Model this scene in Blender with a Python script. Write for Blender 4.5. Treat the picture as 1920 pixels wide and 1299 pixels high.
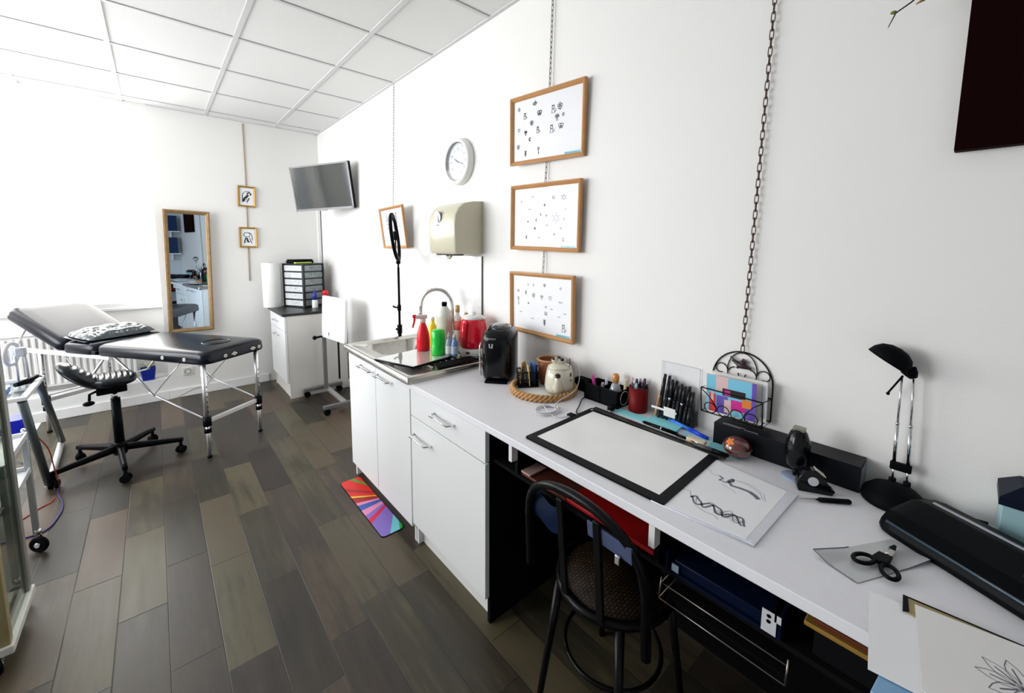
import bpy, bmesh, math, random
from mathutils import Vector, Matrix, Euler
for o in list(bpy.data.objects): bpy.data.objects.remove(o)
scn = bpy.context.scene
COL = scn.collection
R = math.radians
PI = math.pi
V = Vector

# ------------------------------------------------------------------ camera
cam_d = bpy.data.cameras.new('camera'); cam = bpy.data.objects.new('camera', cam_d); COL.objects.link(cam)
CP = V((-1.4476, -0.0296, 1.4766))
yw, pt, rl = R(-41.6312), R(-6.2292), R(0.4879)
fwd = V((-math.sin(yw)*math.cos(pt), math.cos(yw)*math.cos(pt), math.sin(pt)))
rt = V((math.cos(yw), math.sin(yw), 0)); up = rt.cross(fwd)
rt2 = rt*math.cos(rl)+up*math.sin(rl); up2 = -rt*math.sin(rl)+up*math.cos(rl)
mw = Matrix((rt2, up2, -fwd)).transposed().to_4x4(); mw.translation = CP
cam.matrix_world = mw
cam_d.sensor_fit = 'HORIZONTAL'; cam_d.sensor_width = 36
cam_d.lens = 763.95*36/1920
cam_d.shift_x = (960-970.48)/1920; cam_d.shift_y = (546.22-649.5)/1920
cam_d.clip_start = 0.02; cam_d.clip_end = 100
scn.camera = cam

# ------------------------------------------------------------------ light
scn.view_settings.view_transform = 'Standard'; scn.view_settings.look = 'None'
scn.view_settings.exposure = 0.0; scn.view_settings.gamma = 1.0
w = bpy.data.worlds.new('overcast_sky'); scn.world = w; w.use_nodes = True
w.node_tree.nodes['Background'].inputs[0].default_value = (0.93, 0.97, 1.0, 1)
w.node_tree.nodes['Background'].inputs[1].default_value = 2.2
def area(name, loc, target, sx, sy, power, col=(1, 1, 1)):
    d = bpy.data.lights.new(name, 'AREA'); d.shape = 'RECTANGLE'; d.size = sx; d.size_y = sy
    d.energy = power; d.color = col
    o = bpy.data.objects.new(name, d); COL.objects.link(o); o.location = loc
    o.rotation_euler = (V(target)-V(loc)).to_track_quat('-Z', 'Y').to_euler(); return o
# daylight standing outside the shop front and outside the side window
area('daylight_front', (-2.55, 5.9, 1.95), (-2.3, 4.0, 1.5), 2.6, 2.2, 125, (1.0, 0.965, 0.90))
area('daylight_side', (-4.2, 3.55, 1.75), (-1.0, 3.2, 1.2), 2.7, 1.9, 172, (0.95, 0.97, 1.0))

# ------------------------------------------------------------------ helpers
MATS = {}
def mat(name, col, rough=0.5, metal=0.0, spec=0.5, trans=0.0, coat=0.0, ior=1.45, alpha=1.0, emit=None, bump=None, vary=None):
    """procedural principled material; bump=(scale,strength) ; vary=(scale,amount) noise in tone"""
    if name in MATS: return MATS[name]
    m = bpy.data.materials.new(name); m.use_nodes = True; nt = m.node_tree; b = nt.nodes['Principled BSDF']
    c = tuple(col)+(1,) if len(col) == 3 else col
    b.inputs['Base Color'].default_value = c
    b.inputs['Roughness'].default_value = rough; b.inputs['Metallic'].default_value = metal
    b.inputs['Specular IOR Level'].default_value = spec; b.inputs['Transmission Weight'].default_value = trans
    b.inputs['Coat Weight'].default_value = coat; b.inputs['IOR'].default_value = ior; b.inputs['Alpha'].default_value = alpha
    if emit: b.inputs['Emission Color'].default_value = tuple(emit[:3])+(1,); b.inputs['Emission Strength'].default_value = emit[3]
    tc = nt.nodes.new('ShaderNodeTexCoord')
    n = nt.nodes.new('ShaderNodeTexNoise'); nt.links.new(tc.outputs['Object'], n.inputs['Vector'])
    vs, va = vary or (6, 0.06)
    n.inputs['Scale'].default_value = vs; n.inputs['Detail'].default_value = 4
    mx = nt.nodes.new('ShaderNodeMix'); mx.data_type = 'RGBA'
    mx.inputs[6].default_value = tuple(x*(1-va) for x in c[:3])+(1,); mx.inputs[7].default_value = tuple(min(1, x*(1+va)) for x in c[:3])+(1,)
    nt.links.new(n.outputs['Fac'], mx.inputs[0]); nt.links.new(mx.outputs[2], b.inputs['Base Color'])
    if bump:
        n2 = nt.nodes.new('ShaderNodeTexNoise'); n2.inputs['Scale'].default_value = bump[0]; n2.inputs['Detail'].default_value = 3
        nt.links.new(tc.outputs['Object'], n2.inputs['Vector'])
        bp = nt.nodes.new('ShaderNodeBump'); bp.inputs['Strength'].default_value = bump[1]; bp.inputs['Distance'].default_value = 0.01
        nt.links.new(n2.outputs['Fac'], bp.inputs['Height']); nt.links.new(bp.outputs[0], b.inputs['Normal'])
    MATS[name] = m; return m
def clear(name, col=(1, 1, 1), gloss=0.12, tint=1.0, graze=0.5):
    """thin clear sheet: see-through with a soft reflection"""
    if name in MATS: return MATS[name]
    m = bpy.data.materials.new(name); m.use_nodes = True; nt = m.node_tree; nt.nodes.clear()
    out = nt.nodes.new('ShaderNodeOutputMaterial'); t = nt.nodes.new('ShaderNodeBsdfTransparent'); g = nt.nodes.new('ShaderNodeBsdfGlossy')
    lw = nt.nodes.new('ShaderNodeLayerWeight'); lw.inputs[0].default_value = 0.5; pw = nt.nodes.new('ShaderNodeMath'); pw.operation = 'POWER'; pw.inputs[1].default_value = 4.0; nt.links.new(lw.outputs['Facing'], pw.inputs[0]); fr = nt.nodes.new('ShaderNodeMath'); fr.operation = 'MULTIPLY_ADD'; fr.inputs[1].default_value = graze; fr.inputs[2].default_value = gloss*0.25; nt.links.new(pw.outputs[0], fr.inputs[0])
    t.inputs[0].default_value = (col[0]*tint, col[1]*tint, col[2]*tint, 1); g.inputs['Roughness'].default_value = 0.05
    mx = nt.nodes.new('ShaderNodeMixShader'); nt.links.new(fr.outputs[0], mx.inputs[0]); nt.links.new(t.outputs[0], mx.inputs[1]); nt.links.new(g.outputs[0], mx.inputs[2])
    nt.links.new(mx.outputs[0], out.inputs[0]); MATS[name] = m; return m

class M:
    """collects shapes, then links them as ONE mesh object"""
    def __init__(s): s.b = bmesh.new(); s.mi = 0; s.xf = Matrix.Identity(4)
    def v(s, p): return s.b.verts.new(s.xf @ V(p))
    def f(s, vs, sm=False):
        try: q = s.b.faces.new(vs)
        except ValueError: return None
        q.material_index = s.mi; q.smooth = sm; return q
    def box(s, x0, y0, z0, x1, y1, z1, bev=0.0, seg=2, xf=None):
        old = s.xf
        if xf is not None: s.xf = s.xf @ xf
        nb = bmesh.new()
        P = [nb.verts.new((x, y, z)) for x in (x0, x1) for y in (y0, y1) for z in (z0, z1)]
        for q in ((0,1,3,2),(4,6,7,5),(0,4,5,1),(2,3,7,6),(0,2,6,4),(1,5,7,3)): nb.faces.new([P[i] for i in q])
        if bev > 0: bmesh.ops.bevel(nb, geom=list(nb.edges), offset=bev, segments=seg, profile=0.5, affect='EDGES')
        s.merge(nb, smooth=bev > 0); s.xf = old; return s
    def merge(s, nb, smooth=False):
        bmesh.ops.recalc_face_normals(nb, faces=nb.faces)
        mp = {v_: s.v(v_.co) for v_ in nb.verts}
        for q in nb.faces: s.f([mp[v_] for v_ in q.verts], smooth and max(abs(c) for c in q.normal) < 0.9999)
        nb.free()
    def cyl(s, a, b_, r, r2=None, n=16, cap=True, sm=True):
        a, b_ = V(a), V(b_); r2 = r if r2 is None else r2; d = (b_-a).normalized()
        t = V((0, 0, 1)) if abs(d.z) < 0.95 else V((1, 0, 0)); u = d.cross(t).normalized(); w_ = d.cross(u)
        ra = [s.v(a+(u*math.cos(2*PI*i/n)+w_*math.sin(2*PI*i/n))*r) for i in range(n)]
        rb = [s.v(b_+(u*math.cos(2*PI*i/n)+w_*math.sin(2*PI*i/n))*r2) for i in range(n)]
        for i in range(n): s.f([ra[i], rb[i], rb[(i+1) % n], ra[(i+1) % n]], sm)
        if cap: s.f(ra); s.f(rb[::-1])
        return s
    def tube(s, pts, r, n=8, closed=False, cap=True, flat=1.0):
        pts = [V(p) for p in pts]; N = len(pts); rings = []; pu = None
        for i, p in enumerate(pts):
            if closed: d = pts[(i+1) % N]-pts[i-1]
            else: d = pts[min(i+1, N-1)]-pts[max(i-1, 0)]
            if d.length < 1e-9: d = V((0, 0, 1))
            d.normalize()
            if pu is None:
                t = V((0, 0, 1)) if abs(d.z) < 0.9 else V((1, 0, 0)); u = d.cross(t).normalized()
            else:
                u = pu-d*pu.dot(d)
                if u.length < 1e-6: u = d.orthogonal()
                u.normalize()
            pu = u; w_ = d.cross(u); rr = r[i] if isinstance(r, (list, tuple)) else r
            rings.append([s.v(p+(u*math.cos(2*PI*k/n)+w_*math.sin(2*PI*k/n)*flat)*rr) for k in range(n)])
        for i in range(N if closed else N-1):
            A, B = rings[i], rings[(i+1) % N]
            for k in range(n): s.f([A[k], B[k], B[(k+1) % n], A[(k+1) % n]], True)
        if cap and not closed: s.f(rings[0]); s.f(rings[-1][::-1])
        return s
    def lathe(s, prof, n=32, c=(0, 0, 0), sx=1, sy=1, sm=True, cap=True):
        rings = []
        for r_, z in prof:
            rings.append([s.v((c[0]+max(r_, 1e-5)*sx*math.cos(2*PI*k/n), c[1]+max(r_, 1e-5)*sy*math.sin(2*PI*k/n), c[2]+z)) for k in range(n)])
        for i in range(len(rings)-1):
            for k in range(n): s.f([rings[i][k], rings[i][(k+1) % n], rings[i+1][(k+1) % n], rings[i+1][k]], sm)
        if cap: s.f(rings[0][::-1]); s.f(rings[-1])
        return s
    def prism(s, out, z0, z1, sm=False, bev=0):
        """outline in xy, extruded in z"""
        nb = bmesh.new(); a = [nb.verts.new((x, y, z0)) for x, y in out]; b2 = [nb.verts.new((x, y, z1)) for x, y in out]; n = len(out)
        nb.faces.new(a[::-1]); nb.faces.new(b2)
        for i in range(n): nb.faces.new([a[i], a[(i+1) % n], b2[(i+1) % n], b2[i]])
        if bev:
            es = [e for e in nb.edges if abs(e.verts[0].co.z-e.verts[1].co.z) < 1e-6]
            bmesh.ops.bevel(nb, geom=es, offset=bev, segments=3, profile=0.5, affect='EDGES')
        s.merge(nb, smooth=sm or bool(bev)); return s
    def quad(s, a, b_, c, d): s.f([s.v(a), s.v(b_), s.v(c), s.v(d)]); return s
    def grid(s, fn, nu, nv, sm=True):
        g = [[s.v(fn(i/nu, j/nv)) for j in range(nv+1)] for i in range(nu+1)]
        for i in range(nu):
            for j in range(nv): s.f([g[i][j], g[i+1][j], g[i+1][j+1], g[i][j+1]], sm)
        return s
    def ribbon(s, pts, w_, nrm=(0, 0, 1), closed=False):
        """flat pen stroke lying on a surface"""
        pts = [V(p) for p in pts]; nrm = V(nrm); N = len(pts); L = []
        for i, p in enumerate(pts):
            d = (pts[(i+1) % N]-pts[i-1]) if closed else (pts[min(i+1, N-1)]-pts[max(i-1, 0)])
            if d.length < 1e-9: d = V((1, 0, 0))
            sd = d.normalized().cross(nrm)*w_/2; L.append((s.v(p-sd), s.v(p+sd)))
        for i in range(N if closed else N-1):
            a, b_ = L[i], L[(i+1) % N]; s.f([a[0], a[1], b_[1], b_[0]])
        return s
    def sphere(s, c, rx, ry=None, rz=None, n=20, m=12):
        ry = rx if ry is None else ry; rz = rx if rz is None else rz
        top = s.v((c[0], c[1], c[2]+rz)); bot = s.v((c[0], c[1], c[2]-rz)); rg = []
        for i in range(1, m):
            t = PI*i/m
            rg.append([s.v((c[0]+rx*math.sin(t)*math.cos(2*PI*k/n), c[1]+ry*math.sin(t)*math.sin(2*PI*k/n), c[2]+rz*math.cos(t))) for k in range(n)])
        for k in range(n):
            s.f([top, rg[0][k], rg[0][(k+1) % n]], True); s.f([bot, rg[-1][(k+1) % n], rg[-1][k]], True)
            for i in range(m-2): s.f([rg[i][k], rg[i+1][k], rg[i+1][(k+1) % n], rg[i][(k+1) % n]], True)
        return s
    def torus(s, c, r, r2, nrm=(0, 0, 1), n=36, m=8, a0=0, a1=2*PI):
        nrm = V(nrm).normalized(); u = nrm.orthogonal().normalized(); w_ = nrm.cross(u); full = abs(a1-a0-2*PI) < 1e-6
        k = n if full else n+1
        pts = [V(c)+(u*math.cos(a0+(a1-a0)*i/n)+w_*math.sin(a0+(a1-a0)*i/n))*r for i in range(k)]
        return s.tube(pts, r2, n=m, closed=full)
    def build(s, name, mats, parent=None, loc=None, **props):
        me = bpy.data.meshes.new(name); s.b.normal_update(); s.b.to_mesh(me); s.b.free()
        for m_ in (mats if isinstance(mats, (list, tuple)) else [mats]): me.materials.append(m_)
        o = bpy.data.objects.new(name, me); COL.objects.link(o)
        if parent: o.parent = parent
        if loc: o.location = loc
        for k, v_ in props.items(): o[k] = v_
        return o
def thing(name, label, cat, loc=(0, 0, 0), rz=0, group=None, rot=None):
    o = bpy.data.objects.new(name, None); COL.objects.link(o); o.location = loc
    o.rotation_euler = rot if rot else (0, 0, rz); o.empty_display_size = 0.05
    o['label'] = label; o['category'] = cat
    if group: o['group'] = group
    return o
def tag(o, label, cat, group=None):
    o['label'] = label; o['category'] = cat
    if group: o['group'] = group
    return o
def struct(o): o['kind'] = 'structure'; return o
def kids(o): return [c for c in bpy.data.objects if c.parent == o]
def dup(o, loc, rz=None, label=None, group=None):
    def cp(src, par):
        c = src.copy(); COL.objects.link(c); c.parent = par
        for k in kids(src): cp(k, c)
        return c
    r = cp(o, None); r.location = loc
    if rz is not None: r.rotation_euler = (0, 0, rz)
    if label: r['label'] = label
    if group: r['group'] = group
    return r
def text(s, size, m, name, parent, loc, rot, ext=0.0003, sx=1, bold=False):
    c = bpy.data.curves.new('t', 'FONT'); c.body = s; c.size = size; c.extrude = ext; c.align_x = 'CENTER'; c.align_y = 'CENTER'
    if bold: c.offset = size*0.012
    t = bpy.data.objects.new('t', c); COL.objects.link(t)
    bpy.context.view_layer.update()
    me = bpy.data.meshes.new_from_object(t); bpy.data.objects.remove(t); me.materials.clear(); me.materials.append(m); me.name = name
    o = bpy.data.objects.new(name, me); COL.objects.link(o); o.parent = parent; o.location = loc; o.rotation_euler = rot; o.scale = (sx, 1, 1); return o
def TR(x, y, z): return Matrix.Translation((x, y, z))
def RZ(a): return Matrix.Rotation(a, 4, 'Z')
def RX(a): return Matrix.Rotation(a, 4, 'X')
def RY(a): return Matrix.Rotation(a, 4, 'Y')
def rrect(w_, h_, r, n=5, cx=0, cy=0):
    o = []
    for (sx_, sy_, a0) in ((1, 1, 0), (-1, 1, 90), (-1, -1, 180), (1, -1, 270)):
        for i in range(n+1):
            a = R(a0+90*i/n); o.append((cx+sx_*(w_/2-r)+r*math.cos(a), cy+sy_*(h_/2-r)+r*math.sin(a)))
    return o

# common materials
white_gloss = mat('white_lacquer', (0.82, 0.83, 0.84), 0.3, vary=(3, 0.02))
white_panel = mat('white_melamine', (0.8, 0.8, 0.8), 0.45, vary=(3, 0.02))
white_plastic = mat('white_plastic', (0.82, 0.82, 0.8), 0.35)
black_plastic = mat('black_plastic', (0.0025, 0.003, 0.0045), 0.35, spec=0.09)
black_gloss = mat('black_glossy_plastic', (0.003, 0.0035, 0.005), 0.14, spec=0.35)
black_matt = mat('black_matt', (0.0025, 0.003, 0.004), 0.6, spec=0.07)
black_metal = mat('black_metal', (0.005, 0.005, 0.006), 0.4, spec=0.2)
chrome = mat('chrome', (0.75, 0.76, 0.78), 0.12, metal=1.0)
alu = mat('brushed_aluminium', (0.8, 0.81, 0.82), 0.4, metal=1.0)
steel = mat('stainless_steel', (0.5, 0.485, 0.45), 0.22, metal=1.0, bump=(40, 0.05))
paper = mat('white_paper', (0.90, 0.91, 0.94), 0.6, vary=(8, 0.02))
ink = mat('dark_pencil', (0.03, 0.03, 0.035), 0.7)
grey_ink = mat('grey_pencil', (0.14, 0.14, 0.17), 0.8)
# ------------------------------------------------------------------ setting
def node_floor():
    m = bpy.data.materials.new('dark_wood_planks'); m.use_nodes = True; nt = m.node_tree; b = nt.nodes['Principled BSDF']; L = nt.links.new
    def N(t, **k):
        n = nt.nodes.new(t)
        for a, v_ in k.items(): setattr(n, a, v_)
        return n
    def MA(op, a, b_=None, c=None):
        n = N('ShaderNodeMath', operation=op)
        for i, q in enumerate((a, b_, c)):
            if q is None: continue
            if isinstance(q, (int, float)): n.inputs[i].default_value = q
            else: L(q, n.inputs[i])
        return n.outputs[0]
    tc = N('ShaderNodeTexCoord'); sp = N('ShaderNodeSeparateXYZ'); L(tc.outputs['Object'], sp.inputs[0])
    PW, PL = 0.15, 0.62
    u = MA('DIVIDE', sp.outputs[0], PW); row = MA('FLOOR', u)
    wn = N('ShaderNodeTexWhiteNoise', noise_dimensions='1D'); L(row, wn.inputs['W'])
    vv = MA('ADD', MA('DIVIDE', sp.outputs[1], PL), wn.outputs[0]); col = MA('FLOOR', vv)
    cid = N('ShaderNodeCombineXYZ'); L(row, cid.inputs[0]); L(col, cid.inputs[1])
    w2 = N('ShaderNodeTexWhiteNoise', noise_dimensions='3D'); L(cid.outputs[0], w2.inputs['Vector'])
    w3 = N('ShaderNodeTexWhiteNoise', noise_dimensions='4D'); L(cid.outputs[0], w3.inputs['Vector']); w3.inputs['W'].default_value = 3.3
    # grain, stretched along the plank, shifted per plank
    mp = N('ShaderNodeMapping'); mp.inputs['Scale'].default_value = (9, 0.9, 1)
    sh = N('ShaderNodeVectorMath', operation='MULTIPLY_ADD'); L(cid.outputs[0], sh.inputs[0]); sh.inputs[1].default_value = (3.7, 5.1, 0); L(tc.outputs['Object'], sh.inputs[2])
    L(sh.outputs[0], mp.inputs[0])
    g = N('ShaderNodeTexNoise'); g.inputs['Scale'].default_value = 3.0; g.inputs['Detail'].default_value = 8; g.inputs['Roughness'].default_value = 0.65; L(mp.outputs[0], g.inputs['Vector'])
    g2 = N('ShaderNodeTexNoise'); g2.inputs['Scale'].default_value = 2.2; g2.inputs['Detail'].default_value = 3; L(sh.outputs[0], g2.inputs['Vector'])
    cr = N('ShaderNodeValToRGB'); el = cr.color_ramp.elements
    el[0].position = 0.0; el[0].color = (0.007, 0.0054, 0.0045, 1); el[1].position = 1.0; el[1].color = (0.088, 0.066, 0.041, 1)
    for p, c in ((0.3, (0.015, 0.0115, 0.0095, 1)), (0.55, (0.029, 0.0222, 0.016, 1)), (0.8, (0.046, 0.035, 0.0235, 1))):
        e = el.new(p); e.color = c
    t = MA('ADD', MA('MULTIPLY', w2.outputs[0], 0.72), MA('MULTIPLY', g.outputs['Fac'], 0.95)); t = MA('SUBTRACT', MA('ADD', t, MA('MULTIPLY', g2.outputs['Fac'], 0.55)), 0.28)
    L(t, cr.inputs[0])
    hs = N('ShaderNodeHueSaturation'); L(cr.outputs[0], hs.inputs['Color']); L(MA('ADD', MA('MULTIPLY', w3.outputs[0], 0.06), 0.475), hs.inputs['Hue']); hs.inputs['Saturation'].default_value = 1.0
    fu = MA('FRACT', u); fv = MA('FRACT', vv)
    eu = MA('MINIMUM', fu, MA('SUBTRACT', 1.0, fu)); ev = MA('MULTIPLY', MA('MINIMUM', fv, MA('SUBTRACT', 1.0, fv)), PL/PW)
    ed = MA('MINIMUM', eu, ev); gap = MA('MULTIPLY', ed, 60); gc = N('ShaderNodeClamp'); L(gap, gc.inputs[0])
    mx = N('ShaderNodeMix', data_type='RGBA'); mx.inputs[6].default_value = (0.015, 0.012, 0.01, 1); L(gc.outputs[0], mx.inputs[0]); L(hs.outputs[0], mx.inputs[7])
    L(mx.outputs[2], b.inputs['Base Color']); b.inputs['Specular IOR Level'].default_value = 0.45
    L(MA('ADD', MA('MULTIPLY', g.outputs['Fac'], 0.2), 0.30), b.inputs['Roughness'])
    bp = N('ShaderNodeBump'); bp.inputs['Strength'].default_value = 0.25; bp.inputs['Distance'].default_value = 0.004
    L(MA('ADD', MA('MULTIPLY', g.outputs['Fac'], 0.4), gc.outputs[0]), bp.inputs['Height']); L(bp.outputs[0], b.inputs['Normal'])
    return m
wall_m = mat('white_wall_paint', (0.86, 0.85, 0.83), 0.6, bump=(180, 0.05), vary=(1.2, 0.02))
grey_wall = mat('grey_back_wall_paint', (0.55, 0.57, 0.6), 0.7)
trim_m = mat('white_trim_paint', (0.85, 0.85, 0.84), 0.4, vary=(2, 0.02))
ceil_m = mat('mineral_ceiling_tile', (0.80, 0.80, 0.79), 0.8, bump=(260, 0.15), vary=(0.8, 0.03))
grid_m = mat('ceiling_grid_metal', (0.66, 0.66, 0.66), 0.5)
gap_m = mat('ceiling_shadow_gap', (0.4, 0.4, 0.4), 0.6)
H, YF = 2.70, 5.0
XL, YB = -3.7, -1.12
a = M(); a.box(XL-0.15, YB-0.15, -0.1, 0.15, YF+0.6, 0); struct(a.build('floor', node_floor()))
a = M(); a.box(0, YB, 0, 0.15, YF+0.45, H+0.1); struct(a.build('wall_right', wall_m))
# far wall with the shop-window opening from floor ledge to soffit, x < -1.42
XO = -1.425
a = M(); a.box(XO, YF, 0, 0, YF+0.45, H+0.1); a.box(XL, YF, 2.655, XO, YF+0.45, H+0.1); struct(a.build('wall_far', wall_m))
a = M(); a.box(XL, YF, 0, XO, YF+0.40, 0.205); struct(a.build('trim_1', trim_m))            # low ledge under the window
a = M(); a.box(XL, YF+0.25, 0.205, XO, YF+0.40, 0.86); struct(a.build('trim_2', wall_m))     # panel behind the radiator
a = M(); a.box(XL, YF+0.21, 0.86, XO, YF+0.40, 0.885, 0.004); struct(a.build('trim_3', trim_m))  # sill
# shop window: frame + panes
win = struct(bpy.data.objects.new('window_1', None)); COL.objects.link(win)
a = M()
for x0, x1 in ((XL, XL+0.06), (-2.42, -2.33), (XO-0.055, XO)): a.box(x0, YF+0.222, 0.886, x1, YF+0.288, 2.654)
a.box(XL, YF+0.22, 2.59, XO, YF+0.29, 2.655); a.box(XL, YF+0.22, 0.885, XO, YF+0.29, 0.93)
a.build('window_frame', trim_m, win)
glass_m = clear('window_glass')
for x0, x1 in ((XL+0.06, -2.42), (-2.33, XO-0.055)):
    a = M(); a.box(x0, YF+0.25, 0.93, x1, YF+0.256, 2.59); a.build('pane', glass_m, win)
# left wall with a side window
a = M(); a.box(XL-0.15, YB, 0, XL, YF+0.45, 0.75); a.box(XL-0.15, YB, 2.5, XL, YF+0.45, H+0.1)
a.box(XL-0.15, YB, 0.75, XL, 2.1, 2.5); a.box(XL-0.15, 4.85, 0.75, XL, YF+0.45, 2.5); struct(a.build('wall_left', wall_m))
win2 = struct(bpy.data.objects.new('window_2', None)); COL.objects.link(win2)
a = M()
for y0 in (2.1, 3.44, 4.79): a.box(XL-0.098, y0, 0.751, XL-0.042, y0+0.06, 2.499)
a.box(XL-0.1, 2.1, 0.75, XL-0.04, 4.85, 0.81); a.box(XL-0.1, 2.1, 2.44, XL-0.04, 4.85, 2.5); a.build('window_frame', trim_m, win2)
for y0, y1 in ((2.16, 3.44), (3.50, 4.79)):
    a = M(); a.box(XL-0.075, y0, 0.81, XL-0.07, y1, 2.44); a.build('pane', glass_m, win2)
a = M(); a.box(XL-0.15, YB-0.15, 0, 0.15, YB, H+0.1); struct(a.build('wall_back', grey_wall))
# ceiling: mineral tiles in a metal grid
a = M(); a.box(XL, YB, H+0.006, 0, YF+0.2, H+0.1)
a.mi = 1
for c in range(-1, 7):
    x = -0.4213-0.5802*c
    if x > -0.02 or x < XL: continue
    a.box(x-0.013, YB, H, x+0.013, YF, H+0.0065)
for k in range(-1, 13):
    y = 4.2322-0.6*k
    if y > YF: continue
    a.box(XL, y-0.011, H+0.0015, 0, y+0.011, H+0.0068)
a.mi = 2
for k in range(-1, 13):
    y = 4.2322-0.6*k
    a.box(XL, y-0.015, H+0.003, 0, y-0.011, H+0.0065); 
a.mi = 1
a.box(-0.02, YB, H-0.001, 0, YF, H+0.0066); a.box(XO, YF-0.02, H-0.001, 0, YF, H+0.0066)
struct(a.build('ceiling', [ceil_m, grid_m, gap_m]))
a = M(); a.box(XO, YF-0.014, 0, -0.6, YF, 0.085, 0.004); a.box(XL, YF-0.014, 0, XO, YF, 0.085, 0.004); struct(a.build('baseboard_far', trim_m))
a = M(); a.box(-0.014, 2.62, 0, 0, 4.33, 0.085, 0.004); struct(a.build('baseboard_right', trim_m))
a = M(); a.box(XL, YB, 0, XL+0.014, YF-0.014, 0.085, 0.004); struct(a.build('baseboard_left', trim_m))
# vertical pipe casing in the far right corner
a = M(); a.box(-0.045, YF-0.03, 0.80, -0.012, YF, 2.02, 0.004); struct(a.build('trim_4', trim_m))
# ------------------------------------------------------------------ fitted furniture along the right wall
HC = 0.8304
def handle(parent, x, y0, y1, z, dropx=0.03, z2=None):
    z2 = z if z2 is None else z2
    a = M(); a.tube([(x, y0, z), (x-dropx, y0+0.012 if y1 > y0 else y0-0.012, z), (x-dropx, y1-0.012 if y1 > y0 else y1+0.012, z2), (x, y1, z2)], 0.0065, n=8, flat=0.7)
    return a.build('handle', chrome, parent)
# sink cabinet (local frame: origin on the floor at the wall, y along the wall)
t = thing('sink_cabinet', 'white two-door cabinet under the stainless steel sink', 'cabinet', (0, 1.722, 0))
a = M(); a.box(-0.555, 0.018, 0.115, -0.002, 0.80, 0.133); a.box(-0.014, 0.018, 0.133, -0.002, 0.80, 0.70); a.box(-0.555, 0.018, 0.133, -0.54, 0.80, 0.20); a.box(-0.555, 0.0, 0, -0.002, 0.018, 0.828); a.box(-0.555, 0.80, 0, -0.002, 0.82, 0.828); a.box(-0.50, 0.018, 0, -0.485, 0.80, 0.114)
a.build('body', white_panel, t)
for y0, y1, h0, h1 in ((0.006, 0.413, 0.20, 0.38), (0.417, 0.824, 0.44, 0.62)):
    a = M(); a.box(-0.575, y0, 0.085, -0.557, y1, 0.815, 0.0015); d = a.build('door', white_gloss, t); handle(d, -0.575, h0, h1, 0.775)
# drawer base cabinet
t = thing('base_cabinet', 'white base cabinet with one drawer over one door beside the desk knee space', 'cabinet', (0, 1.121, 0))
a = M(); a.box(-0.555, 0.016, 0.115, -0.002, 0.592, HC-0.026); a.box(-0.555, 0.578, 0, -0.012, 0.594, HC-0.026); a.box(-0.53, 0.016, 0, -0.515, 0.578, 0.125)
a.build('body', white_panel, t)
a = M(); a.box(-0.555, 0.0, 0, -0.012, 0.016, HC-0.026); a.build('side_panel', mat('side_panel_painted_shade', (0.004, 0.004, 0.005), 0.8, spec=0.1), t, label='end panel painted black for the shade under the desk')  # knee-space shade is painted into this panel's colour
a = M(); a.box(-0.577, 0.002, 0.672, -0.557, 0.592, HC-0.03, 0.0015); d = a.build('drawer', white_gloss, t); handle(d, -0.577, 0.21, 0.37, 0.75)
a = M(); a.box(-0.577, 0.002, 0.115, -0.557, 0.592, 0.667, 0.0015); d = a.build('door', white_gloss, t); handle(d, -0.577, 0.40, 0.56, 0.587)
# worktop, drawer-less desk part
desk_m = mat('pale_grey_worktop', (0.83, 0.83, 0.875), 0.38, bump=(500, 0.03), vary=(60, 0.03))
a = M(); a.box(-0.585, -1.118, HC-0.026, -0.0005, 1.718, HC, 0.002); wt = a.build('worktop', desk_m)
tag(wt, 'long pale grey worktop running along the wall as counter and desk', 'worktop')
# desk under-structure: added shade board at the back, shelf with white uprights
t = thing('desk_shelf_unit', 'low shelf unit hung under the desk, boards blackened for shade, with white upright ends', 'shelf', (0, 0, 0))
shade_board = mat('underdesk_painted_shade', (0.004, 0.004, 0.005), 0.8, spec=0.1)  # near-black colour stands in for the deep shade under the desk
a = M(); a.box(-0.03, -1.11, 0.02, -0.003, 1.115, HC-0.03); a.build('added_shade_board', shade_board, t)  # added sheet in front of the wall, black to paint the shade there
a = M(); a.box(-0.545, -1.11, 0.672, -0.03, 1.115, 0.684); a.build('shelf_board', shade_board, t)
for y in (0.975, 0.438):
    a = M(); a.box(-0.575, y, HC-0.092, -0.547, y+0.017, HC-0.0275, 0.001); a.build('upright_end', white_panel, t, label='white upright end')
    a = M(); a.box(-0.546, y+0.002, 0.685, -0.03, y+0.015, HC-0.0275); a.build('divider', shade_board, t)
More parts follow.
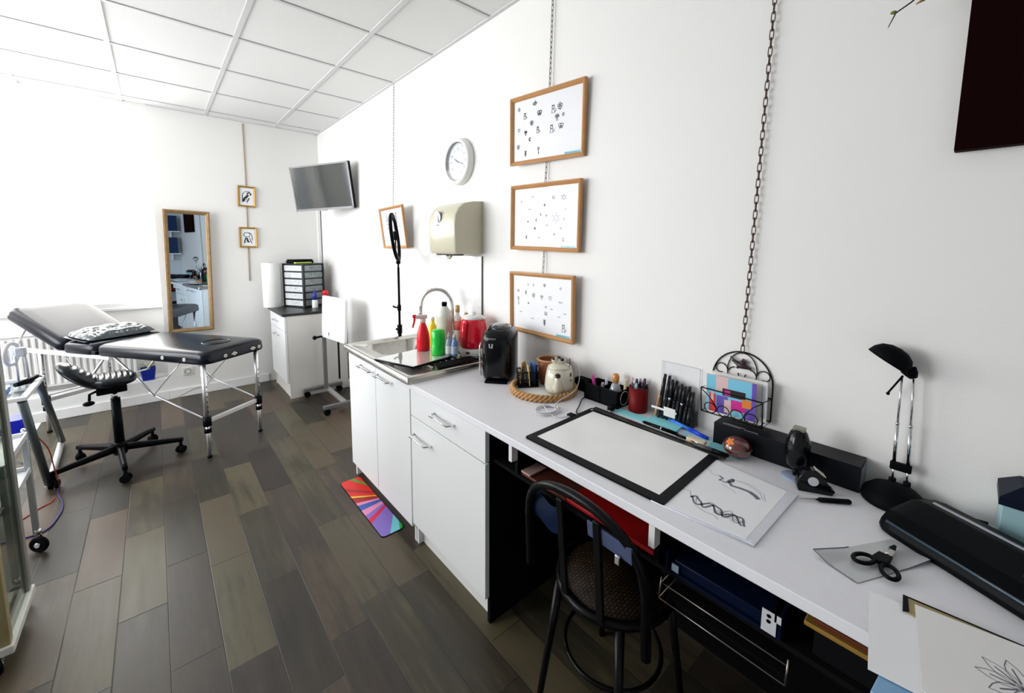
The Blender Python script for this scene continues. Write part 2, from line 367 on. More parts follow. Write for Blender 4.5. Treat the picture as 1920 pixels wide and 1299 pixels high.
# sink top
t = thing('sink', 'stainless steel inset sink with drainer on the two-door cabinet', 'sink', (0, 1.69, 0.829))
a = M()
W0, W1, Y0, Y1 = -0.602, -0.002, 0.0, 0.872
bx0, bx1, by0, by1 = -0.50, -0.16, 0.47, 0.80
zt = 0.034
def ring(zz, x0, x1, y0, y1, r, n=5): return [a.v((x, y, zz)) for x, y in rrect(x1-x0, y1-y0, r, n, (x0+x1)/2, (y0+y1)/2)]
o1 = ring(0, W0, W1, Y0, Y1, 0.012); o2 = ring(zt-0.003, W0, W1, Y0, Y1, 0.012); o3 = ring(zt, W0+0.004, W1-0.004, Y0+0.004, Y1-0.004, 0.010)
o4 = ring(zt, W0+0.03, W1-0.02, Y0+0.03, Y1-0.03, 0.02); o5 = ring(zt-0.006, W0+0.036, W1-0.026, Y0+0.036, Y1-0.036, 0.02)
i1 = ring(zt-0.006, bx0-0.012, bx1+0.012, by0-0.012, by1+0.012, 0.06); i2 = ring(zt-0.014, bx0, bx1, by0, by1, 0.06); i3 = ring(-0.10, bx0+0.015, bx1-0.015, by0+0.015, by1-0.015, 0.05); i4 = ring(-0.125, bx0+0.05, bx1-0.05, by0+0.05, by1-0.05, 0.03)
LL = [o1, o2, o3, o4, o5, i1, i2, i3, i4]
for A, B in zip(LL, LL[1:]):
    for k in range(len(A)): a.f([A[k], A[(k+1) % len(A)], B[(k+1) % len(A)], B[k]], True)
a.f(i4)
a.build('sink_top', steel, t)
a = M()
for k in range(9):
    x = -0.42+0.04*k
    a.tube([(x, 0.08, zt-0.005), (x, 0.40, zt-0.007)], 0.005, n=8)
a.build('drainer_ribs', steel, t)
a = M(); a.lathe([(0.0, -0.123), (0.035, -0.122), (0.04, -0.124)], c=(-0.33, 0.63, 0)); a.build('drain', chrome, t)
# upstand at the back edge
t = thing('kitchen_tap', 'curved chrome swan-neck tap standing behind the bottles on the sink', 'tap', (-0.085, 2.11, 0.864))
a = M(); a.lathe([(0.026, 0), (0.026, 0.008), (0.019, 0.014), (0.019, 0.085), (0.014, 0.095)], n=24); a.build('base', chrome, t)
pts = [(0, 0, 0.09), (0, 0, 0.23)]
for i in range(0, 13):
    an = PI*i/12; rr = 0.098
    pts.append((-(rr-rr*math.cos(an))*0.72, (rr-rr*math.cos(an))*0.70, 0.245+rr*1.05*math.sin(an)))
pts.append((pts[-1][0]-0.003, pts[-1][1]+0.002, 0.20))
a = M(); a.tube(pts, 0.0115, n=14); a.build('spout', chrome, t)
a = M(); e = V(pts[-1]); a.cyl(e+V((0, 0, 0.014)), e-V((0, 0, 0.018)), 0.0145); a.build('nozzle', chrome, t)
a = M(); a.tube([(0.0, -0.015, 0.06), (0.005, -0.05, 0.075), (0.006, -0.075, 0.085)], [0.010, 0.007, 0.006], n=10); a.build('lever', chrome, t)
# mirrored splash panel under the towel dispenser
t = thing('splash_panel', 'shiny mirror-like splash panel on the wall behind the sink', 'panel', (0, 1.913, 0.866))
a = M(); a.box(-0.007, 0, 0, -0.0005, 0.605, 0.553, 0.001); a.build('sheet', mat('polished_panel', (0.86, 0.87, 0.87), 0.1, coat=1.0), t)
a = M(); a.box(-0.010, -0.004, 0, -0.0005, 0.0, 0.553); a.build('edge_strip', mat('dark_edge', (0.12, 0.12, 0.11), 0.4), t, label='dark edge strip')

# ------------------------------------------------------------------ far corner cabinet and what stands on it
t = thing('corner_cabinet', 'white cabinet with black top in the far corner of the room', 'cabinet', (0, 4.25, 0.035))
a = M(); a.box(-0.555, 0, -0.035, -0.012, 0.018, 0.77); a.box(-0.5548, 0.018, 0.115, -0.012, 0.602, 0.7698); a.box(-0.555, 0.602, -0.035, -0.012, 0.62, 0.77); a.box(-0.545, 0.018, -0.035, -0.53, 0.602, 0.115); a.build('body', mat('warm_white_panel', (0.74, 0.72, 0.68), 0.5), t)
a = M(); a.box(-0.595, -0.008, 0.77, -0.005, 0.645, 0.795, 0.003); a.build('top', mat('black_worktop', (0.015, 0.016, 0.018), 0.35), t, label='black top board')
a = M(); a.box(-0.577, 0.003, 0.62, -0.557, 0.617, 0.765, 0.0015); d = a.build('drawer', white_gloss, t); handle(d, -0.577, 0.22, 0.38, 0.70)
a = M(); a.box(-0.577, 0.003, 0.12, -0.557, 0.617, 0.615, 0.0015); d = a.build('door', white_gloss, t); handle(d, -0.577, 0.22, 0.38, 0.56)
ZC = 0.8305
# paper roll
t = thing('couch_paper_roll', 'tall thick roll of white couch paper on the corner cabinet', 'paper roll', (-0.55, 4.845, ZC))
a = M(); a.lathe([(0.02, 0.0), (0.086, 0), (0.088, 0.004), (0.088, 0.456), (0.086, 0.46), (0.02, 0.46)], n=40); a.build('roll', mat('soft_white_paper', (0.85, 0.85, 0.84), 0.8, bump=(90, 0.2)), t)
a = M(); a.lathe([(0.0, 0.46), (0.0195, 0.4602), (0.0195, 0.4625), (0.016, 0.4625), (0.016, 0.4605)], n=24); a.build('cardboard_core', mat('cardboard', (0.35, 0.24, 0.14), 0.8), t)
# drawer tower: black casing, clear drawers on two faces
t = thing('drawer_tower', 'black desktop tower of small clear drawers on the corner cabinet', 'drawer unit', (-0.272, 4.735, ZC), R(28))
TW, TD, TH = 0.25, 0.27, 0.455
cas = mat('black_tower_casing', (0.01, 0.01, 0.012), 0.4)
clr = mat('clear_drawer_front', (0.24, 0.28, 0.29), 0.22, vary=(26, 0.45), coat=0.3)
clr2 = mat('clear_side_window', (0.62, 0.64, 0.66), 0.22, vary=(26, 0.3), coat=0.3)
a = M()
for sx in (-1, 1):
    for sy in (-1, 1): a.box(sx*TW/2-0.011, sy*TD/2-0.011, 0, sx*TW/2+0.011, sy*TD/2+0.011, TH, 0.003)
for k in range(7):
    z = 0.005+k*(TH-0.02)/6
    a.box(-TW/2, -TD/2, z-0.004, TW/2, TD/2, z+0.006)
a.box(-TW/2-0.008, -TD/2-0.008, TH-0.012, TW/2+0.008, TD/2+0.008, TH, 0.003)
a.build('casing', cas, t)
for k in range(6):
    z = 0.016+k*(TH-0.02)/6; h = (TH-0.02)/6-0.016
    a = M(); a.box(-TW/2+0.013, -TD/2-0.006, z, TW/2-0.013, -TD/2+0.004, z+h, 0.002); a.box(-0.03, -TD/2-0.012, z+h*0.55, 0.03, -TD/2-0.005, z+h*0.7, 0.002); a.build('drawer', clr, t)
    a = M(); a.box(-TW/2-0.006, -TD/2+0.013, z, -TW/2+0.004, TD/2-0.013, z+h, 0.002); a.box(-TW/2-0.012, -0.03, z+h*0.55, -TW/2-0.005, 0.03, z+h*0.7, 0.002); a.build('side_drawer', clr2, t)
t = thing('black_case', 'black lidded case lying on top of the drawer tower', 'case', (-0.29, 4.78, ZC+0.4555), R(22))
a = M(); a.box(-0.115, -0.07, 0.0, 0.115, 0.07, 0.028, 0.008); a.build('case_base', black_plastic, t); a = M(); a.box(-0.11, -0.066, 0.028, 0.11, 0.066, 0.042, 0.008); a.build('case_lid', black_gloss, t)
a = M(); a.box(-0.09, -0.018, 0, 0.09, 0.018, 0.012, 0.003); o = a.build('folded_cloth', mat('lime_cloth', (0.55, 0.78, 0.1), 0.8), None, (-0.285, 4.685, ZC+0.4560)); o.rotation_euler = (0, 0, R(20)); tag(o, 'lime green folded cloth at the front edge of the drawer tower', 'cloth')
t = thing('spray_can', 'red and black spray can behind the folded table in the far corner', 'spray can', (-0.13, 4.50, ZC))
a = M(); a.lathe([(0.028, 0), (0.03, 0.004), (0.03, 0.12), (0.024, 0.135)], n=24); a.build('can', black_plastic, t)
a = M(); a.lathe([(0.029, 0.118), (0.029, 0.165), (0.024, 0.175)], n=24); a.build('cap', mat('red_cap', (0.75, 0.02, 0.03), 0.35), t)
t = thing('pump_bottle', 'small blue and white bottle beside the drawer tower', 'bottle', (-0.235, 4.50, ZC))
a = M(); a.lathe([(0.026, 0), (0.028, 0.004), (0.028, 0.07), (0.02, 0.085)], n=24); a.build('bottle_body', white_plastic, t)
a = M(); a.lathe([(0.022, 0.084), (0.022, 0.15), (0.01, 0.16), (0.01, 0.185)], n=24); a.build('cap', mat('dark_blue_cap', (0.02, 0.04, 0.3), 0.35), t)

# folded rolling overbed table
t = thing('overbed_table', 'grey framed rolling side table with its white top folded down', 'table', (-0.25, 3.9, 0))
gm = mat('grey_painted_steel', (0.16, 0.16, 0.155), 0.4, metal=0.2)
a = M()
a.box(-0.20, 0.285, 0.055, 0.16, 0.325, 0.085, 0.004); a.build('foot_bar', gm, t)
a = M(); a.box(-0.19, -0.29, 0.055, 0.16, -0.25, 0.085, 0.004); a.build('foot_bar', gm, t)
a = M(); a.box(-0.02, -0.25, 0.055, 0.02, 0.285, 0.082, 0.004); a.build('cross_bar', mat('light_grey_steel', (0.45, 0.45, 0.45), 0.35, metal=0.5), t)
for x, y in ((-0.17, 0.305), (0.13, 0.305), (-0.16, -0.27), (0.13, -0.27)):
    a = M(); a.cyl((x, y-0.02, 0.028), (x, y+0.02, 0.028), 0.027); a.box(x-0.012, y-0.012, 0.03, x+0.012, y+0.012, 0.058); a.build('caster', black_plastic, t)
a = M(); a.box(-0.035, 0.20, 0.08, -0.005, 0.24, 0.66, 0.003); a.build('post', gm, t)
a = M(); a.box(0.10, 0.20, 0.15, 0.115, 0.22, 0.56, 0.003); a.build('rear_strut', black_metal, t)
a = M(); a.cyl((-0.035, 0.22, 0.60), (-0.10, 0.20, 0.60), 0.01); a.sphere((-0.11, 0.195, 0.60), 0.02); a.build('clamp_knob', black_plastic, t)
tb = M(); X0 = Matrix.Translation((0.0, -0.01, 0.80)) @ Matrix.Rotation(R(-82.5), 4, 'Z') @ Matrix.Rotation(R(-3), 4, 'X')
o2_ = rrect(0.46, 0.40, 0.02)
tb.xf = X0 @ Matrix.Rotation(R(90), 4, 'X'); tb.prism(o2_, -0.022, 0.0, bev=0.003); tb.build('table_top', white_gloss, t)
tb = M(); tb.box(-0.02, 0.06, 0.62, 0.03, 0.23, 0.66, 0.003); tb.build('tilt_bracket', gm, t)

# ------------------------------------------------------------------ television
t = thing('television', 'tilted grey-framed television on a bracket in the far corner', 'television', (-0.240, 4.12, 2.017)); t.scale = (0.974,)*3
t.rotation_euler = (Matrix.Rotation(R(-62.4), 4, 'Z') @ Matrix.Rotation(R(7.5), 4, 'X') @ Matrix.Rotation(R(-1.5), 4, 'Y')).to_euler()
a = M(); a.box(-0.366, 0.003, -0.215, 0.366, 0.035, 0.215, 0.006); a.box(-0.2, 0.035, -0.15, 0.2, 0.055, 0.1, 0.01); a.build('housing', black_plastic, t)
a = M(); fr = 0.014
a.box(-0.366, -0.002, 0.215-fr, 0.366, 0.006, 0.215); a.box(-0.366, -0.002, -0.215, 0.366, 0.006, -0.215+fr*1.5); a.box(-0.366, -0.002, -0.215, -0.366+fr, 0.006, 0.215); a.box(0.366-fr, -0.002, -0.215, 0.366, 0.006, 0.215)
a.box(-0.03, -0.004, -0.222, 0.03, 0.006, -0.213)
a.build('bezel', mat('grey_bezel', (0.16, 0.16, 0.165), 0.35, metal=0.5), t)
a = M(); a.box(-0.353, 0.0, -0.196, 0.353, 0.004, 0.202); a.build('screen', mat('dark_glossy_screen', (0.01, 0.016, 0.016), 0.09, spec=0.6, coat=0.12), t)
a = M(); a.xf = t.matrix_basis.inverted() if False else Matrix.Identity(4)
a.tube([(0, 0.05, 0), (0.07, 0.17, -0.01)], 0.018, n=8); a.build('wall_bracket', black_metal, t)

# ------------------------------------------------------------------ mirror and small pictures on the far wall
gold = mat('worn_gold_wood', (0.30, 0.19, 0.085), 0.42, metal=0.25, bump=(60, 0.3), vary=(25, 0.35))
t = thing('wall_mirror', 'tall narrow mirror in a worn gold wooden frame on the far wall', 'mirror', (-1.212, 4.955, 1.215)); t.rotation_euler = (Matrix.Rotation(R(4.8), 4, 'Z') @ Matrix.Rotation(R(1.3), 4, 'Y')).to_euler()
def frame_mesh(w_, h_, b, d, dz=0.0):
    """mitred picture frame in the local XZ plane, front towards -Y"""
    a = M(); prof = [(0, 0), (0, -d), (b*0.35, -d*1.15), (b*0.8, -d*0.8), (b, -d*0.55), (b, 0)]
    rg = []
    for ox, oy in prof:
        x, z = w_/2-ox, h_/2-ox; rg.append([a.v((sx*x, oy, sz*z)) for sx, sz in ((-1, 1), (1, 1), (1, -1), (-1, -1))])
    for A, B in zip(rg, rg[1:]+rg[:1]):
        for k in range(4): a.f([A[k], A[(k+1) % 4], B[(k+1) % 4], B[k]])
    bmesh.ops.recalc_face_normals(a.b, faces=a.b.faces); return a
frame_mesh(0.345, 1.15, 0.034, 0.024).build('frame', gold, t)
a = M(); a.box(-0.140, -0.006, -0.543, 0.140, -0.002, 0.543); a.build('mirror_glass', mat('mirror_silver', (0.55, 0.66, 0.76), 0.01, metal=1.0), t)
a = M(); a.box(-0.15, -0.002, -0.55, 0.15, 0.004, 0.55); a.build('backing', mat('brown_board', (0.2, 0.14, 0.09), 0.8), t)
gold2 = mat('bright_gold_wood', (0.42, 0.25, 0.05), 0.4, metal=0.3, bump=(70, 0.2), vary=(25, 0.3))
random.seed(4)
def blob_portrait(a, w_, h_, y, kind):
    a.mi = 1
    def rb(pts, wd): a.ribbon([(x, y, z) for x, z in pts], wd, (0, 1, 0))
    if kind == 0:   # generic crouching figure in profile
        rb([(-0.03, -0.05), (-0.02, -0.02), (0.0, 0.0), (0.012, 0.02)], 0.02); rb([(0.0, 0.03), (0.02, 0.042), (0.036, 0.03), (0.03, 0.015)], 0.014)
        rb([(-0.035, 0.02), (-0.02, 0.045), (0.01, 0.055), (0.03, 0.05)], 0.005); rb([(-0.036, -0.06), (-0.038, -0.02), (-0.034, 0.03)], 0.007); rb([(0.0, -0.06), (0.012, -0.03), (0.022, -0.01)], 0.008)
        for i in range(9): rb([(-0.03+0.006*i, -0.055+0.01*(i % 3)), (-0.026+0.006*i, -0.03+0.01*(i % 3))], 0.002)
    else:
        rb([(-0.01+0.028*math.cos(t_), 0.028+0.022*math.sin(t_)) for t_ in [i*0.5 for i in range(13)]], 0.006)
        rb([(-0.02, 0.0), (-0.03, -0.03), (-0.034, -0.06)], 0.01); rb([(0.01, 0.0), (0.02, -0.03), (0.03, -0.06)], 0.006); rb([(-0.012, -0.005), (-0.006, -0.03), (0.004, -0.05)], 0.016)
        rb([(0.0, 0.05), (0.025, 0.04), (0.034, 0.01), (0.036, -0.03)], 0.006)
        for i in range(8): rb([(-0.03+0.007*i, -0.05), (-0.026+0.007*i, -0.035)], 0.002)
    a.mi = 0
for k, (x, z, lab, rz_) in enumerate(((-0.704, 1.964, 'small gold-framed figure sketch, upper of the two on the far wall', 2), (-0.713, 1.55, 'small gold-framed figure sketch, lower of the two on the far wall', 0.8))):
    t = thing('picture_frame', lab, 'picture', (x, YF-0.003, z), group='small gold-framed sketches'); t.rotation_euler = (0, R(rz_), 0)
    frame_mesh(0.155, 0.208, 0.017, 0.016).build('frame', gold2, t)
    a = M(); a.box(-0.063, -0.005, -0.089, 0.063, -0.001, 0.089); blob_portrait(a, 0.12, 0.17, -0.0056, k); a.build('sketch', [paper, ink], t)
jute = mat('jute_cord', (0.42, 0.30, 0.17), 0.9, vary=(200, 0.4))
pf = [o for o in bpy.data.objects if o.name.startswith('picture_frame')]
for par, p0, p1 in ((pf[0], (-0.70, 2.685), (-0.703, 2.06)), (pf[0], (-0.708, 1.862), (-0.711, 1.654)), (pf[1], (-0.718, 1.448), (-0.722, 1.10))):
    a = M(); a.tube([(p0[0], YF-0.006, p0[1]), (p1[0], YF-0.006, p1[1])], 0.0045, n=6); o = a.build('hanging_cord', jute, par); o.matrix_parent_inverse = par.matrix_basis.inverted()
# wall socket
t = thing('wall_socket', 'white round wall socket low on the far wall under the mirror', 'socket', (-1.281, YF, 0.245))
a = M(); a.box(-0.04, -0.01, -0.04, 0.04, 0, 0.04, 0.005); a.build('plate', white_plastic, t); a = M(); a.xf = RX(R(90)); a.lathe([(0.0, 0.008), (0.02, 0.008), (0.022, 0.014), (0.026, 0.014), (0.027, 0.009)]); a.build('insert', mat('socket_grey', (0.35, 0.33, 0.3), 0.5), t)

# ------------------------------------------------------------------ radiator, plant
t = thing('radiator', 'white ribbed panel radiator below the shop window', 'radiator', (-2.05, YF+0.17, 0.205))
rm = mat('radiator_white', (0.8, 0.8, 0.78), 0.4)
a = M(); a.box(-0.62, -0.03, 0.05, 0.42, 0.0, 0.50, 0.006)
n = 26
for i in range(n):
    x = -0.60+1.0*i/(n-1); a.box(x-0.011, -0.042, 0.07, x+0.011, -0.028, 0.48, 0.004)
a.build('panel', rm, t); a = M(); a.box(-0.62, -0.045, 0.50, 0.42, 0.02, 0.515, 0.003); a.build('top_grille', rm, t)
for x in (-0.5, 0.3):
    a = M(); a.box(x-0.015, -0.02, 0.0, x+0.015, 0.0, 0.06); a.build('foot', rm, t)
a = M(); a.tube([(0.42, -0.015, 0.09), (0.46, -0.015, 0.09), (0.465, -0.015, 0.0)], 0.008); a.build('pipe', rm, t)
t = thing('potted_plant', 'blue flower pot with a pale plant on the window ledge', 'plant', (-1.565, 5.06, 0.205))
a = M(); a.prism(rrect(0.10, 0.10, 0.012), 0, 0.005); 
for i in range(1): pass
a = M()
L0 = [a.v((x, y, 0)) for x, y in rrect(0.085, 0.085, 0.01)]; L1 = [a.v((x, y, 0.115)) for x, y in rrect(0.115, 0.115, 0.012)]; L2 = [a.v((x, y, 0.115)) for x, y in rrect(0.103, 0.103, 0.01)]; L3 = [a.v((x, y, 0.10)) for x, y in rrect(0.10, 0.10, 0.01)]
a.f(L0[::-1]); 
for A, B in ((L0, L1), (L1, L2), (L2, L3)):
    for k in range(len(A)): a.f([A[k], A[(k+1) % len(A)], B[(k+1) % len(A)], B[k]])
a.f(L3); a.build('pot', mat('glazed_blue', (0.01, 0.03, 0.30), 0.2, coat=0.4), t)
a = M(); random.seed(8)
for i in range(26):
    an = random.random()*2*PI; r_ = 0.02+0.035*random.random(); h = 0.11+0.05*random.random(); c = V((math.cos(an)*r_, math.sin(an)*r_, h)); d = V((math.cos(an), math.sin(an), 0.4)).normalized()*0.03; s_ = V((-math.sin(an), math.cos(an), 0))*0.009
    b0 = a.v(c*0.6+V((0, 0, 0.04))); b1 = a.v(c+d*0.4+s_); b2 = a.v(c+d); b3 = a.v(c+d*0.4-s_); a.f([b0, b1, b2, b3])
a.build('foliage', mat('pale_leaves', (0.35, 0.42, 0.16), 0.6), t)
# ------------------------------------------------------------------ massage table
leather = mat('black_vinyl_upholstery', (0.003, 0.005, 0.011), 0.24, bump=(120, 0.02), spec=0.3)
ux = V((-0.578, 0.816, 0)); vx = V((0.816, 0.578, 0))
ang = math.atan2(ux.y, ux.x)      # local +X runs along the couch towards the window; local -Y is the far side
t = thing('massage_table', 'black padded massage table on aluminium legs with its backrest raised', 'massage table', (-1.245, 3.34, 0))
t.rotation_euler = (0, 0, ang)
# local: X = u, Y = -v  (rotz by ang maps +Y to (-uy, ux) = -v)
def pad(L, W, z0, z1, r=0.05, hole=None, rc=0.06):
    a = M(); n = 6
    lo = rrect(L-0.01, W-0.01, rc, n, L/2, -W/2); lo2 = rrect(L, W, rc, n, L/2, -W/2)
    rings = [[a.v((x, y, z0)) for x, y in lo], [a.v((x, y, z0+0.012)) for x, y in lo2]]
    h = z1-z0
    for k in range(1, 6):
        an = PI/2*k/5; off = r*(1-math.cos(an)); zz = z1-r*0.75+r*0.75*math.sin(an)
        rings.append([a.v((x, y, zz)) for x, y in rrect(L-2*off, W-2*off, rc, n, L/2, -W/2)])
    rings.append([a.v((x, y, z1+0.004)) for x, y in rrect(L-2*r-0.08, W-2*r-0.08, rc*0.6, n, L/2, -W/2)])
    for A, B in zip(rings, rings[1:]):
        for k in range(len(A)): a.f([A[k], A[(k+1) % len(A)], B[(k+1) % len(A)], B[k]], True)
    a.f(rings[0][::-1]); a.f(rings[-1], True); return a
ZB, ZT = 0.668, 0.755
W = 0.50
p1 = pad(1.0, W, ZB, ZT); leg_sec = p1.build('leg_cushion', leather, t)
a = M()
# face-hole plug, an oval pad sitting slightly lower with a piped rim
a.tube([(0.215+0.085*math.cos(k*PI/16), -0.27+0.085*math.sin(k*PI/16), ZT+0.0045) for k in range(32)], 0.0045, n=6, closed=True)
a.lathe([(0.0, 0.006), (0.6, 0.007), (0.9, 0.004), (0.97, 0.0)], n=32, c=(0.215, -0.27, ZT-0.001), sx=0.080, sy=0.080); a.build('face_hole_plug', leather, t)
a = pad(0.335, W, ZB, ZT); a2 = a.build('middle_cushion', leather, t, loc=(1.005, 0, 0))
a = pad(0.62, W, 0.0, 0.085); bk = a.build('backrest_cushion', leather, t, loc=(1.345, 0, ZB+0.0)); bk.rotation_euler = (0, R(-23), 0)
# white eyelets along the edges
eye = mat('cream_eyelet', (0.78, 0.76, 0.68), 0.4)
def eyelet(x, y, nrm, diamond=False):
    a = M(); nrm = V(nrm); c = V((x, y, ZB+0.03))+nrm*0.001
    a.torus(c+nrm*0.001, 0.0095, 0.0035, nrm, n=20)
    if diamond:
        sd = nrm.cross(V((0, 0, 1))); a.f([a.v(c+nrm*0.0015+sd*0.026), a.v(c+nrm*0.0015+V((0, 0, 0.013))), a.v(c+nrm*0.0015-sd*0.026), a.v(c+nrm*0.0015-V((0, 0, 0.013)))])
        a.mi = 1
    else: a.mi = 1
    a.cyl(c, c+nrm*0.0025, 0.0075, n=14)
    a.build('eyelet', [eye, mat('brass_grey', (0.25, 0.24, 0.16), 0.4, metal=0.6)], t)
for x in (0.17, 0.36): eyelet(x, 0.0, (0, 1, 0))
for y, dm in ((-0.15, False), (-0.22, True), (-0.375, True), (-0.43, False)): eyelet(0.0, y, (-1, 0, 0), dm)
# frame
def tubep(name, pts, r, m=alu, parent=t, n=10, **k): a = M(); a.tube(pts, r, n=n); return a.build(name, m, parent, **k)
YN, YFr = -0.035, -0.455
def lower_leg(x, y):
    l = tubep('leg', [(x, y, 0.24), (x, y, ZB)], 0.0155)
    tubep('telescopic_foot', [(x, y, 0.012), (x, y, 0.27)], 0.0125, parent=l)
    a = M(); a.cyl((x, y, 0), (x, y, 0.014), 0.0155); a.build('rubber_tip', black_plastic, l)
    a = M(); a.cyl((x, y, 0.228), (x, y, 0.292), 0.025); a.cyl((x, y, 0.18), (x, y, 0.21), 0.022); a.build('clamp', black_plastic, l)
    for k in range(6): a = M(); a.cyl((x-0.0145, y, 0.33+0.035*k), (x-0.0162, y, 0.33+0.035*k), 0.0045, n=8); a.build('height_hole', black_metal, l)
for x in (0.06, 1.62):
    for y in (YN, YFr): lower_leg(x, y)
for x in (0.06, 1.62):
    a = M(); a.box(x-0.008, YFr+0.02, 0.245, x+0.008, YN-0.02, 0.275, 0.002); a.build('cross_bar', alu, t)
for y in (YN, YFr):
    tubep('diagonal_brace', [(0.07, y, 0.27), (0.50, y, 0.40), (0.56, y, 0.42)], 0.007)
    tubep('diagonal_brace', [(0.50, y, 0.40), (0.86, y, 0.655)], 0.008)
    tubep('diagonal_brace', [(1.61, y, 0.30), (1.18, y, 0.42), (0.95, y, 0.655)], 0.008)
    tubep('stay_wire', [(0.52, y, 0.405), (0.26, y, 0.655)], 0.003, chrome); tubep('stay_wire', [(1.16, y, 0.42), (1.38, y, 0.655)], 0.003, chrome)
    a = M(); a.box(0.9, y-0.012, ZB-0.035, 1.98 if y == YN else 1.72, y+0.012, ZB-0.003, 0.003); a.build('side_rail', alu, t)
tubep('tension_cable', [(0.50, YN, 0.40), (0.52, -0.12, 0.335), (0.52, -0.2, 0.33), (0.5, -0.3, 0.36), (0.5, -0.4, 0.35), (0.48, YFr, 0.42)], 0.004, mat('pale_cable', (0.6, 0.58, 0.5), 0.5))
for y in (-0.01, -0.49):
    a = M(); a.box(0.985, y-0.012, ZB+0.004, 1.025, y+0.012, ZB+0.03, 0.004); a.build('hinge', black_metal, t)
tubep('backrest_prop', [(1.93, -0.06, ZB-0.01), (1.78, -0.06, ZB+0.17)], 0.007); 
# pillow in plastic on the table
t2 = thing('pillow', 'pillow in clear crinkled plastic cover lying on the massage table', 'pillow')
cloc = V((-1.245, 3.34, 0))+ux*1.20+vx*0.25; t2.location = (cloc.x, cloc.y, ZT+0.014); t2.rotation_euler = (Matrix.Rotation(ang+PI/2+R(-3), 4, 'Z') @ Matrix.Rotation(R(-5), 4, 'X')).to_euler()
random.seed(11)
def pil(u, v_):
    x = (u-0.5)*2; y = (v_-0.5)*2; th = (max(0, 1-abs(x)**3.2)*max(0, 1-abs(y)**3.2))**0.5
    wr = 0.004*math.sin(11*x+6*y+2*math.sin(5*y))+0.003*math.sin(21*y-6*x+2*math.sin(4*x))
    return (x*0.225*(1-0.08*y*y), y*0.155*(1-0.08*x*x), 0.010+th*(0.052+wr))
a = M(); a.grid(pil, 60, 44); a.grid(lambda u, v_: (pil(1-u, v_)[0], pil(1-u, v_)[1], 0.010-0.010*((1-abs(2*u-1)**3)*(1-abs(2*v_-1)**3))**0.5), 20, 16)
pm = mat('crinkled_plastic_cover', (0.045, 0.06, 0.068), 0.16, spec=0.8, vary=(9, 0.5))
nt = pm.node_tree; bs_ = nt.nodes['Principled BSDF']; tc_n = nt.nodes.new('ShaderNodeTexCoord'); wv = nt.nodes.new('ShaderNodeTexWave'); wv.inputs['Scale'].default_value = 9; wv.inputs['Distortion'].default_value = 9; wv.inputs['Detail'].default_value = 3; wv.inputs['Detail Scale'].default_value = 1.2
bp_ = nt.nodes.new('ShaderNodeBump'); bp_.inputs['Strength'].default_value = 0.7; bp_.inputs['Distance'].default_value = 0.006; nt.links.new(tc_n.outputs['Object'], wv.inputs['Vector']); nt.links.new(wv.outputs['Fac'], bp_.inputs['Height']); nt.links.new(bp_.outputs[0], bs_.inputs['Normal'])
a.build('pillow_body', pm, t2)
a = M(); a.box(-0.18, -0.12, -0.004, 0.24, 0.13, 0.003, 0.003); a.build('pillow_base', leather, t2)
ct = V((-1.245, 3.34, 0))

# ------------------------------------------------------------------ rolling stool
t = thing('rolling_stool', 'black rolling saddle stool with five casters beside the massage table', 'stool', (-1.705, 3.685, 0), R(8))
a = M(); a.cyl((0, 0, 0.10), (0, 0, 0.46), 0.026, 0.024, n=24); a.build('gas_column', black_plastic, t)
a = M(); a.cyl((0, 0, 0.455), (0, 0, 0.50), 0.0125); a.build('piston', chrome, t)
a = M(); a.lathe([(0.034, 0.075), (0.038, 0.09), (0.034, 0.14), (0.028, 0.16)], n=24); a.build('hub', black_plastic, t)
angs = [-92+72*k for k in range(5)]
for k in range(5):
    an = R(angs[k]); c, s_ = math.cos(an), math.sin(an)
    arm = M(); P = []
    for i in range(7):
        q = i/6; P.append((q*0.31+0.02, 0.118-0.022*q, 0.019-0.006*q, 0.020-0.008*q))
    rg = []
    for r_, z, hw, hh in P: rg.append([arm.v((r_*c-dy*s_, r_*s_+dy*c, z+dz)) for dy, dz in ((-hw, -hh), (hw, -hh), (hw*0.8, hh), (-hw*0.8, hh))])
    for A, B in zip(rg, rg[1:]):
        for q in range(4): arm.f([A[q], A[(q+1) % 4], B[(q+1) % 4], B[q]], True)
    arm.f(rg[0][::-1]); arm.f(rg[-1]); l = arm.build('leg', black_plastic, t)
    cs = M(); r_ = 0.315; cx, cy = r_*c, r_*s_; ta = an+R(60); tc_, ts_ = math.cos(ta), math.sin(ta)
    for sd in (-1, 1): cs.cyl((cx-ts_*sd*0.006, cy+tc_*sd*0.006, 0.027), (cx-ts_*sd*0.022, cy+tc_*sd*0.022, 0.027), 0.026, 0.024, n=20)
    cs.cyl((cx, cy, 0.03), (cx, cy, 0.10), 0.009); cs.box(cx-0.012, cy-0.012, 0.03, cx+0.012, cy+0.012, 0.06, 0.004); cs.build('caster', black_matt, l)
